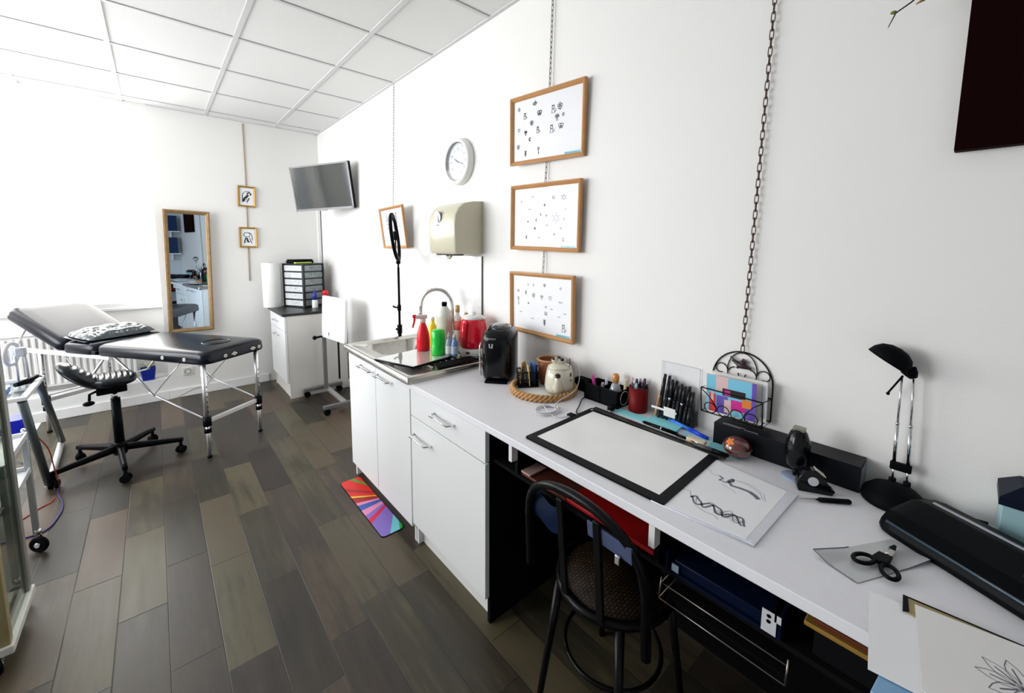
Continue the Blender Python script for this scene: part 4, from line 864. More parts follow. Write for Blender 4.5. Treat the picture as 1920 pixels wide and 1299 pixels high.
t = lathe_thing('spray_bottle', 'red trigger spray bottle on the glass board', 'spray bottle', (-0.315, 2.065, BZ), [('bottle_body', [(0.034, 0), (0.038, 0.006), (0.038, 0.06), (0.034, 0.10), (0.024, 0.135), (0.016, 0.155), (0.014, 0.165)], redp), ('collar', [(0.016, 0.162), (0.017, 0.182), (0.013, 0.185)], mat('pale_pink_plastic', (0.85, 0.6, 0.6), 0.35))], rz=R(-20))
a = M(); a.box(-0.045, -0.011, 0.185, 0.025, 0.011, 0.207, 0.006); a.build('spray_head', MATS['pale_pink_plastic'], t)
a = M(); a.box(-0.058, -0.010, 0.190, -0.038, 0.010, 0.210, 0.005); a.tube([(-0.045, 0, 0.195), (-0.05, 0, 0.165), (-0.058, 0, 0.135)], [0.007, 0.006, 0.005]); a.build('trigger', redp, t)
t = lathe_thing('spray_refill_bottle', 'green liquid bottle with white label on the glass board', 'bottle', (-0.298, 1.925, BZ), [('lower_body', [(0.034, 0), (0.037, 0.005), (0.037, 0.128), (0.034, 0.134)], mat('vivid_green_liquid', (0.005, 0.62, 0.05), 0.2, coat=0.4)), ('upper_body', [(0.034, 0.134), (0.03, 0.140), (0.012, 0.144)], MATS['vivid_green_liquid'])])
# tall white-topped soap bottle behind
t = lathe_thing('soap_refill', 'tall cloudy bottle with black cap and printed label behind the green bottle', 'bottle', (-0.205, 2.01, SZ), [('bottle_body', [(0.04, 0), (0.045, 0.006), (0.046, 0.20), (0.04, 0.235), (0.022, 0.26), (0.014, 0.268)], mat('cloudy_plastic', (0.72, 0.76, 0.68), 0.3)), ('cap', [(0.015, 0.266), (0.016, 0.29), (0.013, 0.292)], black_plastic)])
a = M(); a.lathe([(0.0465, 0.11), (0.0468, 0.21)], n=28, cap=False); a.mi = 1
for z in (0.13, 0.14, 0.15, 0.16, 0.17, 0.18, 0.19): a.ribbon([(0.047*math.cos(q), 0.047*math.sin(q), z) for q in [R(250)+k*0.12 for k in range(6)]], 0.003, (0, 0, 1))
a.build('label_wrap', [mat('cream_label', (0.78, 0.76, 0.64), 0.5), mat('label_grey', (0.25, 0.25, 0.22), 0.6)], t)
lathe_thing('lotion_bottle', 'slim clear bottle with red label right of the soap refill', 'bottle', (-0.150, 1.955, SZ), [('bottle_body', [(0.02, 0), (0.023, 0.005), (0.023, 0.20), (0.012, 0.215), (0.011, 0.235)], mat('ivory_plastic', (0.78, 0.74, 0.66), 0.3)), ('label_wrap', [(0.0236, 0.13), (0.0236, 0.185)], mat('salmon_red_label', (0.72, 0.2, 0.16), 0.5)), ('cap', [(0.013, 0.235), (0.013, 0.27), (0.008, 0.275)], mat('tan_cap', (0.55, 0.36, 0.14), 0.4))])
lathe_thing('dish_soap', 'yellow dish soap bottle between the red and cloudy bottles', 'bottle', (-0.215, 2.13, SZ), [('bottle_body', [(0.024, 0), (0.027, 0.005), (0.027, 0.13), (0.012, 0.155), (0.011, 0.175)], mat('yellow_liquid', (0.8, 0.6, 0.02), 0.25)), ('cap', [(0.012, 0.175), (0.012, 0.19)], white_plastic)])
lathe_thing('brush_pot', 'brown wooden brush handle standing by the tap', 'brush', (-0.045, 2.02, SZ), [('handle', [(0.016, 0), (0.016, 0.15), (0.010, 0.21)], mat('tan_wood', (0.42, 0.25, 0.1), 0.5))])
clp = mat('clear_blue_bottle', (0.35, 0.45, 0.55), 0.15, coat=0.6, vary=(40, 0.3))
for k, (x, y, lb, mm) in enumerate(((-0.262, 1.875, 'small clear squeeze bottle with white label right of the green bottle', clp), (-0.243, 1.845, 'small clear squeeze bottle with blue liquid at the board corner', mat('clear_blue_liquid', (0.12, 0.25, 0.5), 0.15, coat=0.6)))):
    t = lathe_thing('squeeze_bottle', lb, 'bottle', (x, y, BZ), [('bottle_body', [(0.017, 0), (0.019, 0.004), (0.019, 0.07), (0.010, 0.092), (0.008, 0.098)], mm), ('nozzle', [(0.010, 0.098), (0.010, 0.112), (0.005, 0.118), (0.004, 0.128)], mat('pale_grey_plastic', (0.55, 0.57, 0.6), 0.35))], group='small clear squeeze bottles on the glass board')
    a = M(); a.lathe([(0.0195, 0.012), (0.0195, 0.055)], n=28, cap=False); a.build('label_wrap', white_plastic if k == 0 else mat('blue_white_label', (0.45, 0.52, 0.68), 0.5), t)
# kettle
t = thing('kettle', 'red electric kettle on its white base on the drainer', 'kettle', (-0.105, 1.86, SZ), R(-60))
a = M(); a.lathe([(0.075, 0), (0.078, 0.004), (0.078, 0.036), (0.074, 0.04)], n=40); a.build('power_base', white_plastic, t)
a = M(); a.box(-0.012, -0.0795, 0.012, 0.012, -0.077, 0.027, 0.001); a.build('badge', mat('badge_brown', (0.12, 0.05, 0.03), 0.5), t)
a = M(); a.lathe([(0.068, 0.041), (0.077, 0.05), (0.080, 0.09), (0.077, 0.15), (0.067, 0.195), (0.060, 0.205)], n=40)
a.tube([(-0.01, -0.06, 0.19), (-0.015, -0.088, 0.183), (-0.018, -0.094, 0.12), (-0.015, -0.078, 0.065)], 0.012, n=10); a.build('jug', mat('glossy_red_plastic', (0.75, 0.006, 0.03), 0.18, coat=0.5), t)
a = M(); a.lathe([(0.062, 0.203), (0.063, 0.214), (0.05, 0.222), (0.018, 0.226)], n=40); a.box(0.04, -0.015, 0.203, 0.078, 0.015, 0.214, 0.004); a.build('lid', white_plastic, t)
a = M(); a.lathe([(0.015, 0.224), (0.014, 0.238), (0.006, 0.242)], n=20); a.build('lid_knob', white_plastic, t)
# ------------------------------------------------------------------ on the worktop
DZ = HC+0.0004
# capsule coffee machine
t = thing('coffee_machine', 'compact glossy black capsule coffee machine on the worktop', 'coffee machine', (-0.185, 1.515, DZ), R(-50))
def body(u, v_):
    ang_ = 2*PI*u; z = 0.006+0.245*v_; k = 1-0.30*max(0, (v_-0.80)/0.20)**2.2-0.10*max(0, (0.12-v_)/0.12)**2
    x = math.copysign(abs(math.cos(ang_))**0.62, math.cos(ang_)); y = math.copysign(abs(math.sin(ang_))**0.62, math.sin(ang_))
    return (x*0.082*k, y*0.115*k, z)
a = M(); n = 40; m_ = 14; g = [[a.v(body(i/n, j/m_)) for i in range(n)] for j in range(m_+1)]
for j in range(m_):
    for i in range(n): a.f([g[j][i], g[j][(i+1) % n], g[j+1][(i+1) % n], g[j+1][i]], True)
a.f(g[0][::-1]); a.f(g[-1]); a.build('body', black_gloss, t)
a = M(); a.lathe([(0.058, 0.246), (0.050, 0.258), (0.03, 0.266), (0.0, 0.269)], n=32, c=(0, 0, 0), sx=1, sy=1.4); a.tube([(-0.045, -0.07, 0.247), (-0.045, 0.0, 0.260), (-0.045, 0.07, 0.247)], 0.007, n=8); a.build('lid', mat('dark_smoky_plastic', (0.03, 0.028, 0.035), 0.15, coat=0.6), t)
a = M(); a.tube([(-0.076, -0.098, 0.03), (-0.082, -0.100, 0.06), (-0.082, -0.100, 0.17), (-0.078, -0.095, 0.19)], 0.004, n=8); a.build('chrome_strip', chrome, t)
a = M(); a.box(-0.055, -0.125, 0.0, 0.055, -0.07, 0.012, 0.004); a.build('drip_tray', black_plastic, t)
prt = mat('silver_print', (0.5, 0.52, 0.56), 0.4)
text('BOSCH', 0.011, prt, 'lettering', t, (-0.02, -0.1155, 0.213), (PI/2, 0, 0))
a = M(); a.ribbon([(-0.033, -0.117, 0.190), (-0.031, -0.117, 0.172), (-0.020, -0.117, 0.170), (-0.018, -0.117, 0.190)], 0.006, (0, 1, 0)); a.build('emblem', prt, t)
text('TASSIMO', 0.009, mat('dim_print', (0.12, 0.12, 0.14), 0.4), 'lettering', t, (0, -0.1155, 0.03), (PI/2, 0, 0))

# wicker tray with teapot, basket, bowl
TC = V((-0.17, 1.225, DZ))
t = thing('wicker_tray', 'round woven wicker tray on the worktop below the lowest frame', 'tray', TC)
wick = mat('honey_wicker', (0.50, 0.27, 0.10), 0.55, vary=(45, 0.35))
a = M()
for ph in (0, PI):
    for kk in range(2):
        a.tube([((0.142+0.006*math.cos(22*q+ph+kk))*math.cos(q), (0.142+0.006*math.cos(22*q+ph+kk))*math.sin(q), 0.010+0.010*kk+0.006*math.sin(22*q+ph+kk)) for q in [2*PI*i/180 for i in range(180)]], 0.0065, n=6, closed=True)
a.build('woven_rim', wick, t)
a = M(); a.lathe([(0.0, 0.003), (0.14, 0.003), (0.14, 0.007), (0.0, 0.007)], n=48, cap=False); a.mi = 1
for cx, cy in ((-0.05, -0.07), (-0.10, 0.0)):
    for q in range(4): an = q*PI/2+0.4; a.prism([(cx+0.002*math.cos(an+1.6), cy+0.002*math.sin(an+1.6)), (cx+0.007*math.cos(an+0.4), cy+0.007*math.sin(an+0.4)), (cx+0.013*math.cos(an), cy+0.013*math.sin(an)), (cx+0.007*math.cos(an-0.4), cy+0.007*math.sin(an-0.4))], 0.0071, 0.0076)
a.build('printed_base', [mat('tray_white', (0.78, 0.78, 0.76), 0.4), mat('tray_black_print', (0.03, 0.03, 0.03), 0.5)], t)
TZ = DZ+0.008
t = thing('teapot', 'cream ceramic teapot painted like a cow with a figurine lid on the tray', 'teapot', (-0.132, 1.165, TZ), R(-52))
cer = mat('cream_ceramic', (0.72, 0.68, 0.55), 0.18, coat=0.6); cow = mat('dark_brown_glaze', (0.03, 0.015, 0.012), 0.25, coat=0.5)
a = M(); a.lathe([(0.05, 0), (0.062, 0.006), (0.066, 0.03), (0.062, 0.07), (0.055, 0.105), (0.05, 0.108)], n=40); a.build('pot_body', cer, t)
a = M(); a.tube([(0.0, -0.052, 0.025), (0.0, -0.072, 0.04), (0.0, -0.082, 0.07), (0.0, -0.088, 0.095)], [0.028, 0.022, 0.014, 0.010], n=16); a.build('spout', cer, t)
a = M(); a.tube([(0.0, -0.087, 0.09), (0, -0.089, 0.099)], [0.0125, 0.012], n=16); a.sphere((0, -0.089, 0.102), 0.009, 0.009, 0.004); a.build('spout_tip', cow, t)
a = M(); a.lathe([(0.053, 0.107), (0.052, 0.114), (0.03, 0.125), (0.012, 0.128)], n=36); a.sphere((0, 0, 0.138), 0.030, 0.018, 0.017); a.sphere((-0.022, -0.012, 0.141), 0.014, 0.012, 0.011); a.build('lid', cer, t)
a = M(); a.sphere((-0.026, -0.02, 0.149), 0.007, 0.006, 0.006); a.sphere((0.012, -0.015, 0.147), 0.010, 0.006, 0.008); a.sphere((-0.004, -0.010, 0.155), 0.010, 0.009, 0.005); a.tube([(0.026, -0.012, 0.112), (0.045, -0.02, 0.118), (0.048, -0.01, 0.135), (0.044, -0.006, 0.152)], 0.0022, n=6); a.build('cow_markings', cow, t)
a = M(); a.torus((0.0, 0.058, 0.065), 0.03, 0.007, (1, 0, 0), n=24); a.build('handle', cer, t)
for x, z in ((0.045, 0.085), (0.05, 0.06)):
    a = M(); an = R(-28); a.sphere((0.058*math.cos(an), 0.058*math.sin(an), z), 0.004, 0.010, 0.010); a.build('painted_spot', cow, t)
t = thing('wire_basket', 'black lattice basket of sachets beside the teapot on the tray', 'basket', (-0.19, 1.312, TZ), R(-35))
a = M(); w2, d2, h2 = 0.045, 0.036, 0.07
for z in (0.004, 0.035, h2):
    a.tube([(-w2, -d2, z), (w2, -d2, z), (w2, d2, z), (-w2, d2, z)], 0.0035, n=6, closed=True)
for i in range(6):
    x = -w2+2*w2*i/5
    for y in (-d2, d2): a.tube([(x, y, 0.004), (x, y, h2)], 0.0028, n=5)
for i in range(5):
    y = -d2+2*d2*i/4
    for x in (-w2, w2): a.tube([(x, y, 0.004), (x, y, h2)], 0.0028, n=5)
a.box(-w2, -d2, 0.002, w2, d2, 0.005); a.build('lattice', black_metal, t)
scols = [(0.02, 0.05, 0.3), (0.6, 0.62, 0.65), (0.5, 0.3, 0.08), (0.03, 0.03, 0.05), (0.7, 0.5, 0.2), (0.05, 0.12, 0.4)]
for k, c in enumerate(scols):
    a = M(); a.box(-0.016, -0.002, 0, 0.016, 0.002, 0.085+0.012*(k % 3), 0.001)
    o = a.build('coffee_sachet', mat('sachet_foil_%d' % k, c, 0.25), None, V((-0.19, 1.312, TZ+0.007))+V((0.028*math.cos(k*1.1), 0.022*math.sin(k*1.1), 0))); o.rotation_euler = (R(8*math.sin(k)), R(9*math.cos(k*2)), R(-35+25*k))
    tag(o, ['navy', 'silver', 'bronze', 'black', 'tan', 'bright blue'][k]+' foil sachet standing in the black lattice basket', 'sachet', 'sachets in the black lattice basket')
t = thing('wooden_bowl', 'brown wooden bowl behind the teapot on the tray', 'bowl', (-0.085, 1.274, TZ))
a = M(); a.lathe([(0.035, 0), (0.045, 0.004), (0.050, 0.05), (0.056, 0.115), (0.052, 0.116), (0.046, 0.05), (0.0, 0.03)], n=40, cap=False); a.build('bowl_body', mat('reddish_wood', (0.30, 0.10, 0.035), 0.35, vary=(18, 0.3)), t)
a = M(); a.torus((0, 0, 0.113), 0.054, 0.005, n=40); a.build('rim', mat('light_wood_rim', (0.55, 0.3, 0.15), 0.4), t)
a = M(); a.lathe([(0.0, 0.088), (0.048, 0.083)], n=24, cap=False)
a.build('contents', mat('brown_sugar', (0.5, 0.28, 0.1), 0.8, vary=(80, 0.5)), t, kind='stuff')
# cables
pts = []
for i in range(110):
    q = i*0.3; lp = int(q/(2*PI)); ex = 0.048+0.006*math.sin(lp*2.3); pts.append((-0.325+0.006*math.sin(lp*1.7)+ex*math.cos(q), 1.052+0.006*math.cos(lp*2.9)+(0.040+0.005*math.sin(lp*3.1))*math.sin(q), DZ+0.003+0.0011*lp+0.001*math.sin(q*0.7)))
wc = mat('white_cable', (0.7, 0.7, 0.72), 0.4)
cable('charging_cable', [(-0.055, 1.13, TZ+0.12), (-0.070, 1.10, TZ+0.09), (-0.10, 1.085, TZ+0.035), (-0.17, 1.06, TZ+0.026), (-0.25, 1.06, DZ+0.02)]+pts+[(-0.35, 0.99, DZ+0.004), (-0.29, 0.955, DZ+0.003), (-0.25, 0.96, DZ+0.003), (-0.22, 0.975, DZ+0.003)], 0.0019, wc, 'coiled white charging cable beside the wicker tray', sub=3)
cable('usb_cable', [(-0.085, 1.03, DZ+0.008), (-0.12, 1.04, DZ+0.004), (-0.19, 1.00, DZ+0.003), (-0.25, 0.965, DZ+0.004), (-0.262, 0.935, DZ+0.006)], 0.0022, black_plastic, 'thin black cable plugged into the light pad')
# light pad
t = thing('light_pad', 'A3 drawing light pad with black border lying on the desk', 'light pad', (-0.352, 0.695, DZ), R(1.5))
a = M(); a.prism(rrect(0.375, 0.50, 0.006), 0.0, 0.006, bev=0.0012); a.build('bezel', black_plastic, t)
a = M(); a.box(-0.157, -0.222, 0.0055, 0.157, 0.222, 0.0066); a.build('drawing_surface', mat('opal_acrylic', (0.92, 0.93, 0.92), 0.2, spec=0.4), t)
a = M(); a.cyl((0.168, 0.236, 0.006), (0.168, 0.236, 0.0068), 0.006); a.build('touch_button', mat('grey_button', (0.3, 0.35, 0.33), 0.3), t)
a = M(); a.box(0.06, 0.247, 0.0005, 0.085, 0.275, 0.008, 0.002); a.build('connector', black_plastic, t)
# ruler across the pad's far edge
a = M(); a.box(-0.010, -0.27, 0, 0.016, 0.24, 0.002); a.mi = 1
for i in range(50): a.box(-0.0098, -0.265+0.01*i, 0.002, -0.0098+(0.006 if i % 5 else 0.010), -0.2645+0.01*i, 0.0022)
o = a.build('ruler', [mat('dark_ruler', (0.02, 0.018, 0.018), 0.3), mat('ruler_print', (0.5, 0.5, 0.5), 0.5)], None, (-0.178, 0.70, DZ+0.0068)); o.rotation_euler = (0, 0, R(-1)); tag(o, 'long dark ruler lying along the back edge of the light pad', 'ruler')
def pen(label, p0, p1, r, parts, name='pen', cat='pen', group=None, parent=None):
    """parts: list of (part name, start fraction, end fraction, radius factor a, radius factor b, material)"""
    p0, p1 = V(p0), V(p1); t = thing(name, label, cat, p0, group=group); d = p1-p0
    for nm, f0, f1, ra, rb_, m_ in parts:
        a = M(); a.cyl(d*f0, d*f1, r*ra, r*rb_, n=12); a.build(nm, m_, t)
    return t
bk_ = black_plastic
pen('black brush pen lying on the ruler nearest the coloured notes', (-0.152, 0.735, DZ+0.0145), (-0.152, 0.60, DZ+0.0145), 0.006, [('barrel', 0.08, 1, 1, 1, bk_), ('tip', 0, 0.08, 0.3, 1, bk_), ('band', 0.55, 0.58, 1.05, 1.05, chrome)])
pen('black pen with orange ring lying on the ruler near the eraser', (-0.158, 0.60, DZ+0.0145), (-0.162, 0.50, DZ+0.0145), 0.005, [('barrel', 0.0, 0.45, 1, 1, bk_), ('ring', 0.45, 0.58, 1.05, 1.05, mat('orange_band', (0.75, 0.25, 0.08), 0.4)), ('tip', 0.58, 1.0, 1, 0.3, chrome)])
pen('black capped marker lying past the corner of the light pad', (-0.176, 0.53, DZ+0.0145), (-0.172, 0.425, DZ+0.0145), 0.0062, [('barrel', 0, 0.6, 1, 1, mat('charcoal', (0.05, 0.055, 0.06), 0.4)), ('cap', 0.55, 1, 1.12, 0.9, bk_)], cat='marker')
pen('bright blue ballpoint pen in front of the acrylic pen stand', (-0.045, 0.70, DZ+0.012), (-0.088, 0.525, DZ+0.007), 0.0062, [('tip', 0, 0.1, 0.3, 1, mat('royal_blue', (0.01, 0.06, 0.75), 0.3)), ('barrel', 0.1, 0.62, 1, 1, mat('mid_blue', (0.06, 0.25, 0.85), 0.3)), ('cap', 0.6, 1.0, 1.15, 1.0, MATS['royal_blue'])])
t = thing('eraser', 'cream eraser lying on the back edge of the light pad', 'eraser', (-0.152, 0.535, DZ+0.0095), R(3))
a = M(); a.box(-0.012, -0.03, 0, 0.012, 0.03, 0.013, 0.003); a.build('rubber', mat('cream_rubber', (0.72, 0.64, 0.46), 0.6), t)
# sticky notes
cy = mat('cyan_note_paper', (0.30, 0.80, 0.88), 0.7, vary=(9, 0.06)); cy2 = mat('pale_cyan_note_paper', (0.5, 0.82, 0.9), 0.7)
for (x, y, w_, l_, h, rz, mm, lb) in ((-0.105, 0.80, 0.045, 0.15, 0.003, 2, cy, 'cyan note strip lying between red cup and light pad'), (-0.085, 0.685, 0.075, 0.12, 0.008, 4, cy, 'thick pad of cyan sticky notes at the foot of the pen stand'), (-0.112, 0.455, 0.06, 0.10, 0.002, -8, cy, 'cyan note partly under the glass paperweight'), (-0.085, 0.56, 0.05, 0.10, 0.001, 6, cy2, 'pale note sheet under the blue pen')):
    a = M(); a.box(-w_/2, -l_/2, 0, w_/2, l_/2, h); o = a.build('sticky_note', mm, None, (x, y, DZ)); o.rotation_euler = (0, 0, R(rz)); tag(o, lb, 'sticky note')
# paperweight
t = thing('paperweight', 'round glass paperweight with red and orange inside', 'paperweight', (-0.129, 0.418, DZ+0.0025))
a = M(); a.sphere((0, 0, 0.030), 0.041, 0.041, 0.030, n=36, m=20); a.build('glass_dome', mat('clear_red_glass', (0.10, 0.015, 0.012), 0.04, coat=1.0, spec=0.9, vary=(60, 0.9)), t)
a = M()
for q in range(5):
    an = q*2*PI/5; c = V((-0.022, 0.012, 0.048)); n_ = V((-0.55, -0.2, 0.8)).normalized(); u_ = n_.orthogonal().normalized(); w_ = n_.cross(u_)
    dd = u_*math.cos(an)+w_*math.sin(an); c2 = V((0, 0, 0.030))
    def onS(p): q_ = p-c2; l_ = math.sqrt((q_.x/0.0418)**2+(q_.y/0.0418)**2+(q_.z/0.0308)**2); return c2+q_/l_
    s3 = n_.cross(dd); a.f([a.v(onS(c)), a.v(onS(c+dd*0.008+s3*0.005)), a.v(onS(c+dd*0.015)), a.v(onS(c+dd*0.008-s3*0.005))])
a.build('orange_flower', mat('orange_petal', (0.85, 0.25, 0.05), 0.3), t)
a = M(); a.torus((0, 0, 0.031), 0.0405, 0.0012, n=40); a.build('green_swirl', mat('dull_green', (0.1, 0.2, 0.14), 0.2), t)
# box strip behind the teapot, organiser, plug
a = M(); a.box(-0.045, -0.045, 0, -0.002, 0.048, 0.055, 0.004); tag(a.build('black_box', black_matt, None, (0, 1.103, DZ)), 'low black box against the wall behind the teapot', 'box')
t = thing('desk_organizer', 'black open desk organizer holding perfume and small tubes', 'organizer', (-0.052, 0.965, DZ))
a = M(); hx, hy, hh = 0.046, 0.085, 0.07
for x0, y0, x1, y1 in ((-hx, -hy, -hx+0.003, hy), (hx-0.003, -hy, hx, hy), (-hx, -hy, hx, -hy+0.003), (-hx, hy-0.003, hx, hy), (-hx, 0.0, hx, 0.003)): a.box(x0, y0, 0, x1, y1, hh)
a.box(-hx, -hy, 0, hx, hy, 0.004); a.build('tray_body', black_plastic, t)
a = M(); a.torus((-0.0, -hy-0.001, 0.036), 0.028, 0.002, (0, 1, 0), n=24); a.build('side_wire', chrome, t)
t = lathe_thing('perfume_bottle', 'glass perfume bottle with amber stopper in the black organizer', 'perfume bottle', (-0.05, 0.925, DZ+0.0045), [('flask', [(0.02, 0), (0.026, 0.01), (0.026, 0.05), (0.016, 0.078), (0.010, 0.084)], mat('clear_grey_glass', (0.35, 0.38, 0.42), 0.08, coat=1.0)), ('stopper', [(0.010, 0.084), (0.014, 0.092), (0.0155, 0.112), (0.011, 0.122), (0.004, 0.125)], mat('amber_stopper', (0.6, 0.25, 0.06), 0.15, coat=0.8))])
for x, y, h, c, lb in ((-0.06, 1.01, 0.10, (0.6, 0.05, 0.3), 'pink tube leaning in the black organizer'), (-0.035, 0.985, 0.085, (0.6, 0.65, 0.7), 'pale grey tube in the middle of the black organizer'), (-0.075, 0.975, 0.078, (0.25, 0.28, 0.32), 'grey tube at the front of the black organizer'), (-0.03, 0.895, 0.105, (0.75, 0.68, 0.5), 'gold-capped lipstick tube at the near end of the organizer')):
    a = M(); a.box(-0.009, -0.006, 0, 0.009, 0.006, h, 0.003); o = a.build('small_tube', mat('tube_'+lb.split()[0], c, 0.3), None, (x, y, DZ+0.006)); o.rotation_euler = (R(-12 if y > 1 else 3), R(-5), R(30)); tag(o, lb, 'tube')
t = thing('mains_plug', 'small black mains plug lying in front of the organizer', 'plug', (-0.13, 0.885, DZ))
a = M(); a.box(-0.014, -0.013, 0.004, 0.012, 0.013, 0.026, 0.006); a.build('plug_body', black_plastic, t)
for y in (-0.007, 0.007):
    a = M(); a.cyl((-0.013, y, 0.012), (-0.032, y, 0.006), 0.0022); a.build('pin', chrome, t)
a = M(); a.tube([(0.012, 0, 0.02), (0.02, -0.006, 0.022), (0.034, -0.01, 0.008)], 0.003); a.build('lead', black_plastic, t)
# red cup with pens
CUP = V((-0.042, 0.822, DZ))
t = thing('pencil_cup', 'dark red cylindrical cup crammed with pens', 'pencil cup', CUP)
a = M(); a.lathe([(0.0, 0.0), (0.036, 0), (0.037, 0.003), (0.037, 0.098), (0.0345, 0.098), (0.034, 0.006), (0.0, 0.006)], n=36, cap=False); a.build('cup_body', mat('dark_red_card', (0.16, 0.003, 0.004), 0.5, spec=0.2), t)
random.seed(21)
pc = [(0.02, 0.02, 0.03), (0.75, 0.75, 0.75), (0.25, 0.02, 0.3), (0.03, 0.05, 0.25), (0.4, 0.55, 0.55), (0.03, 0.03, 0.03), (0.7, 0.45, 0.4), (0.02, 0.02, 0.02), (0.55, 0.58, 0.55), (0.05, 0.08, 0.1), (0.02, 0.03, 0.06), (0.6, 0.6, 0.62)]
for k, c in enumerate(pc):
    an = k*2.4; r_ = 0.008+0.018*math.sqrt(k/12); b0 = V((r_*0.7*math.cos(an), r_*0.7*math.sin(an), 0.012)); tp = V((r_*1.3*math.cos(an), r_*1.3*math.sin(an), 0.112+0.022*random.random()))
    m_ = mat('cup_pen_%d' % k, c, 0.35); pen(['black', 'white', 'purple', 'navy', 'teal grey', 'black', 'salmon', 'black', 'grey', 'dark slate', 'blue-black', 'light grey'][k]+' pen standing in the dark red cup', CUP+b0, CUP+tp, 0.005, [('barrel', 0, 0.82, 1, 1, m_), ('cap', 0.82, 1, 1.15, 0.8, m_)], group='pens crammed in the red cup')
# acrylic stand with pens
PH = V((-0.035, 0.672, DZ))
t = thing('acrylic_pen_stand', 'clear acrylic stand full of black pens and brushes against the wall', 'pen stand', PH)
acr = clear('clear_acrylic', (0.985, 0.99, 1.0), 0.04, graze=0.15)
a = M(); a.box(-0.034, -0.075, 0, 0.030, 0.075, 0.003); a.box(-0.034, -0.075, 0.003, -0.032, 0.075, 0.06); a.box(0.0, -0.075, 0.003, 0.002, 0.075, 0.10)
a.box(0.027, -0.075, 0.003, 0.029, 0.075, 0.215); a.box(-0.034, -0.075, 0.003, 0.029, -0.073, 0.06); a.box(-0.034, 0.073, 0.003, 0.029, 0.075, 0.06); a.build('acrylic_body', acr, t)
a = M()
a.tube([(0.0285, -0.074, 0.0), (0.0285, -0.074, 0.214), (0.0285, 0.074, 0.214), (0.0285, 0.074, 0.0)], 0.0012, n=5); a.build('polished_edge', mat('acrylic_edge', (0.72, 0.76, 0.8), 0.15), t)
a = M(); a.box(-0.036, -0.02, 0.028, -0.0345, 0.025, 0.062, 0.001); a.box(-0.037, -0.025, 0.045, -0.0345, 0.075, 0.053, 0.001); a.build('white_tag', white_plastic, t)
random.seed(5)
cols = [(0.55, 0.28, 0.14)]*2+[(0.012, 0.012, 0.015)]*14+[(0.02, 0.04, 0.15)]*2
for k in range(17):
    y = 0.064-0.0079*k; x = -0.018+0.014*(k % 2)+0.008*random.random(); h = (0.09 if k < 1 else 0.158-0.0022*k)+0.018*random.random(); lean = -0.014+0.006*random.random()
    p0 = PH+V((x-0.004, y+0.004, 0.006)); p1 = PH+V((x+0.012, y+lean*0.6, h))
    m_ = mat('stand_pen_%d' % (0 if k < 2 else (1 if k < 15 else 2)), cols[k], 0.3); cap = chrome if k in (3, 6, 9, 12) else m_
    pen(('tan wooden brush' if k < 2 else 'slim black pen' if k < 15 else 'dark blue pen')+' standing in the clear acrylic stand', p0, p1, 0.0062, [('barrel', 0, 0.5, 0.9, 1, cap if k in (3, 9) else m_), ('grip', 0.5, 0.56, 1.05, 1.05, cap), ('cap', 0.56, 1, 1.1, 0.85, mat('dark_navy_cap', (0.01, 0.012, 0.03), 0.3) if k == 1 else m_)], group='pens in the acrylic stand')
# plastic sleeves with sketches
t = thing('drawing_sleeve', 'clear sleeve holding two snake-like pencil sketches beside the light pad', 'drawing', (-0.372, 0.352, DZ), R(0))
slv = mat('sleeve_plastic', (0.74, 0.76, 0.86), 0.25, coat=0.4)
out = [(-0.165, 0.122), (0.175, 0.125), (0.150, -0.122), (-0.142, -0.112)]
a = M(); a.prism(out, 0, 0.003, bev=0.0008); a.build('sleeve_stack', slv, t)
a = M(); a.prism([(-0.158, 0.116), (0.168, 0.119), (0.144, -0.098), (-0.133, -0.092)], 0.003, 0.0036); a.mi = 1
def stroke(pts, wd): a.ribbon([(x, y, 0.0038) for x, y in pts], wd, (0, 0, 1))
def snake(cx, cy, s_, fl=1):
    # +u runs towards the sleeve's punched edge (-y)
    f_ = lambda u_, w_: (cx+w_*s_, cy-u_*s_)
    stroke([f_(-1.0, 0.25), f_(-0.8, 0.22), f_(-0.65, 0.05), f_(-0.45, 0.12)], 0.0012)
    stroke([f_(-0.45, 0.12), f_(-0.3, 0.05), f_(-0.35, -0.15), f_(-0.15, -0.12), f_(0.0, 0.1), f_(-0.05, 0.25)], 0.006)
    stroke([f_(-0.05, 0.25), f_(-0.12, 0.02), f_(0.05, -0.18), f_(0.3, -0.12), f_(0.55, -0.1)], 0.009)
    stroke([f_(0.55, -0.1), f_(0.75, -0.2), f_(0.88, -0.32)], 0.012)
    stroke([f_(0.0, 0.25), f_(0.4, 0.28), f_(0.8, 0.05), f_(1.0, -0.25)], 0.0012); stroke([f_(0.1, 0.32), f_(0.5, 0.33), f_(0.9, 0.08), f_(1.06, -0.28)], 0.0010); stroke([f_(-0.2, -0.3), f_(0.1, -0.4), f_(0.3, -0.5)], 0.001)
snake(0.075, 0.015, 0.085)
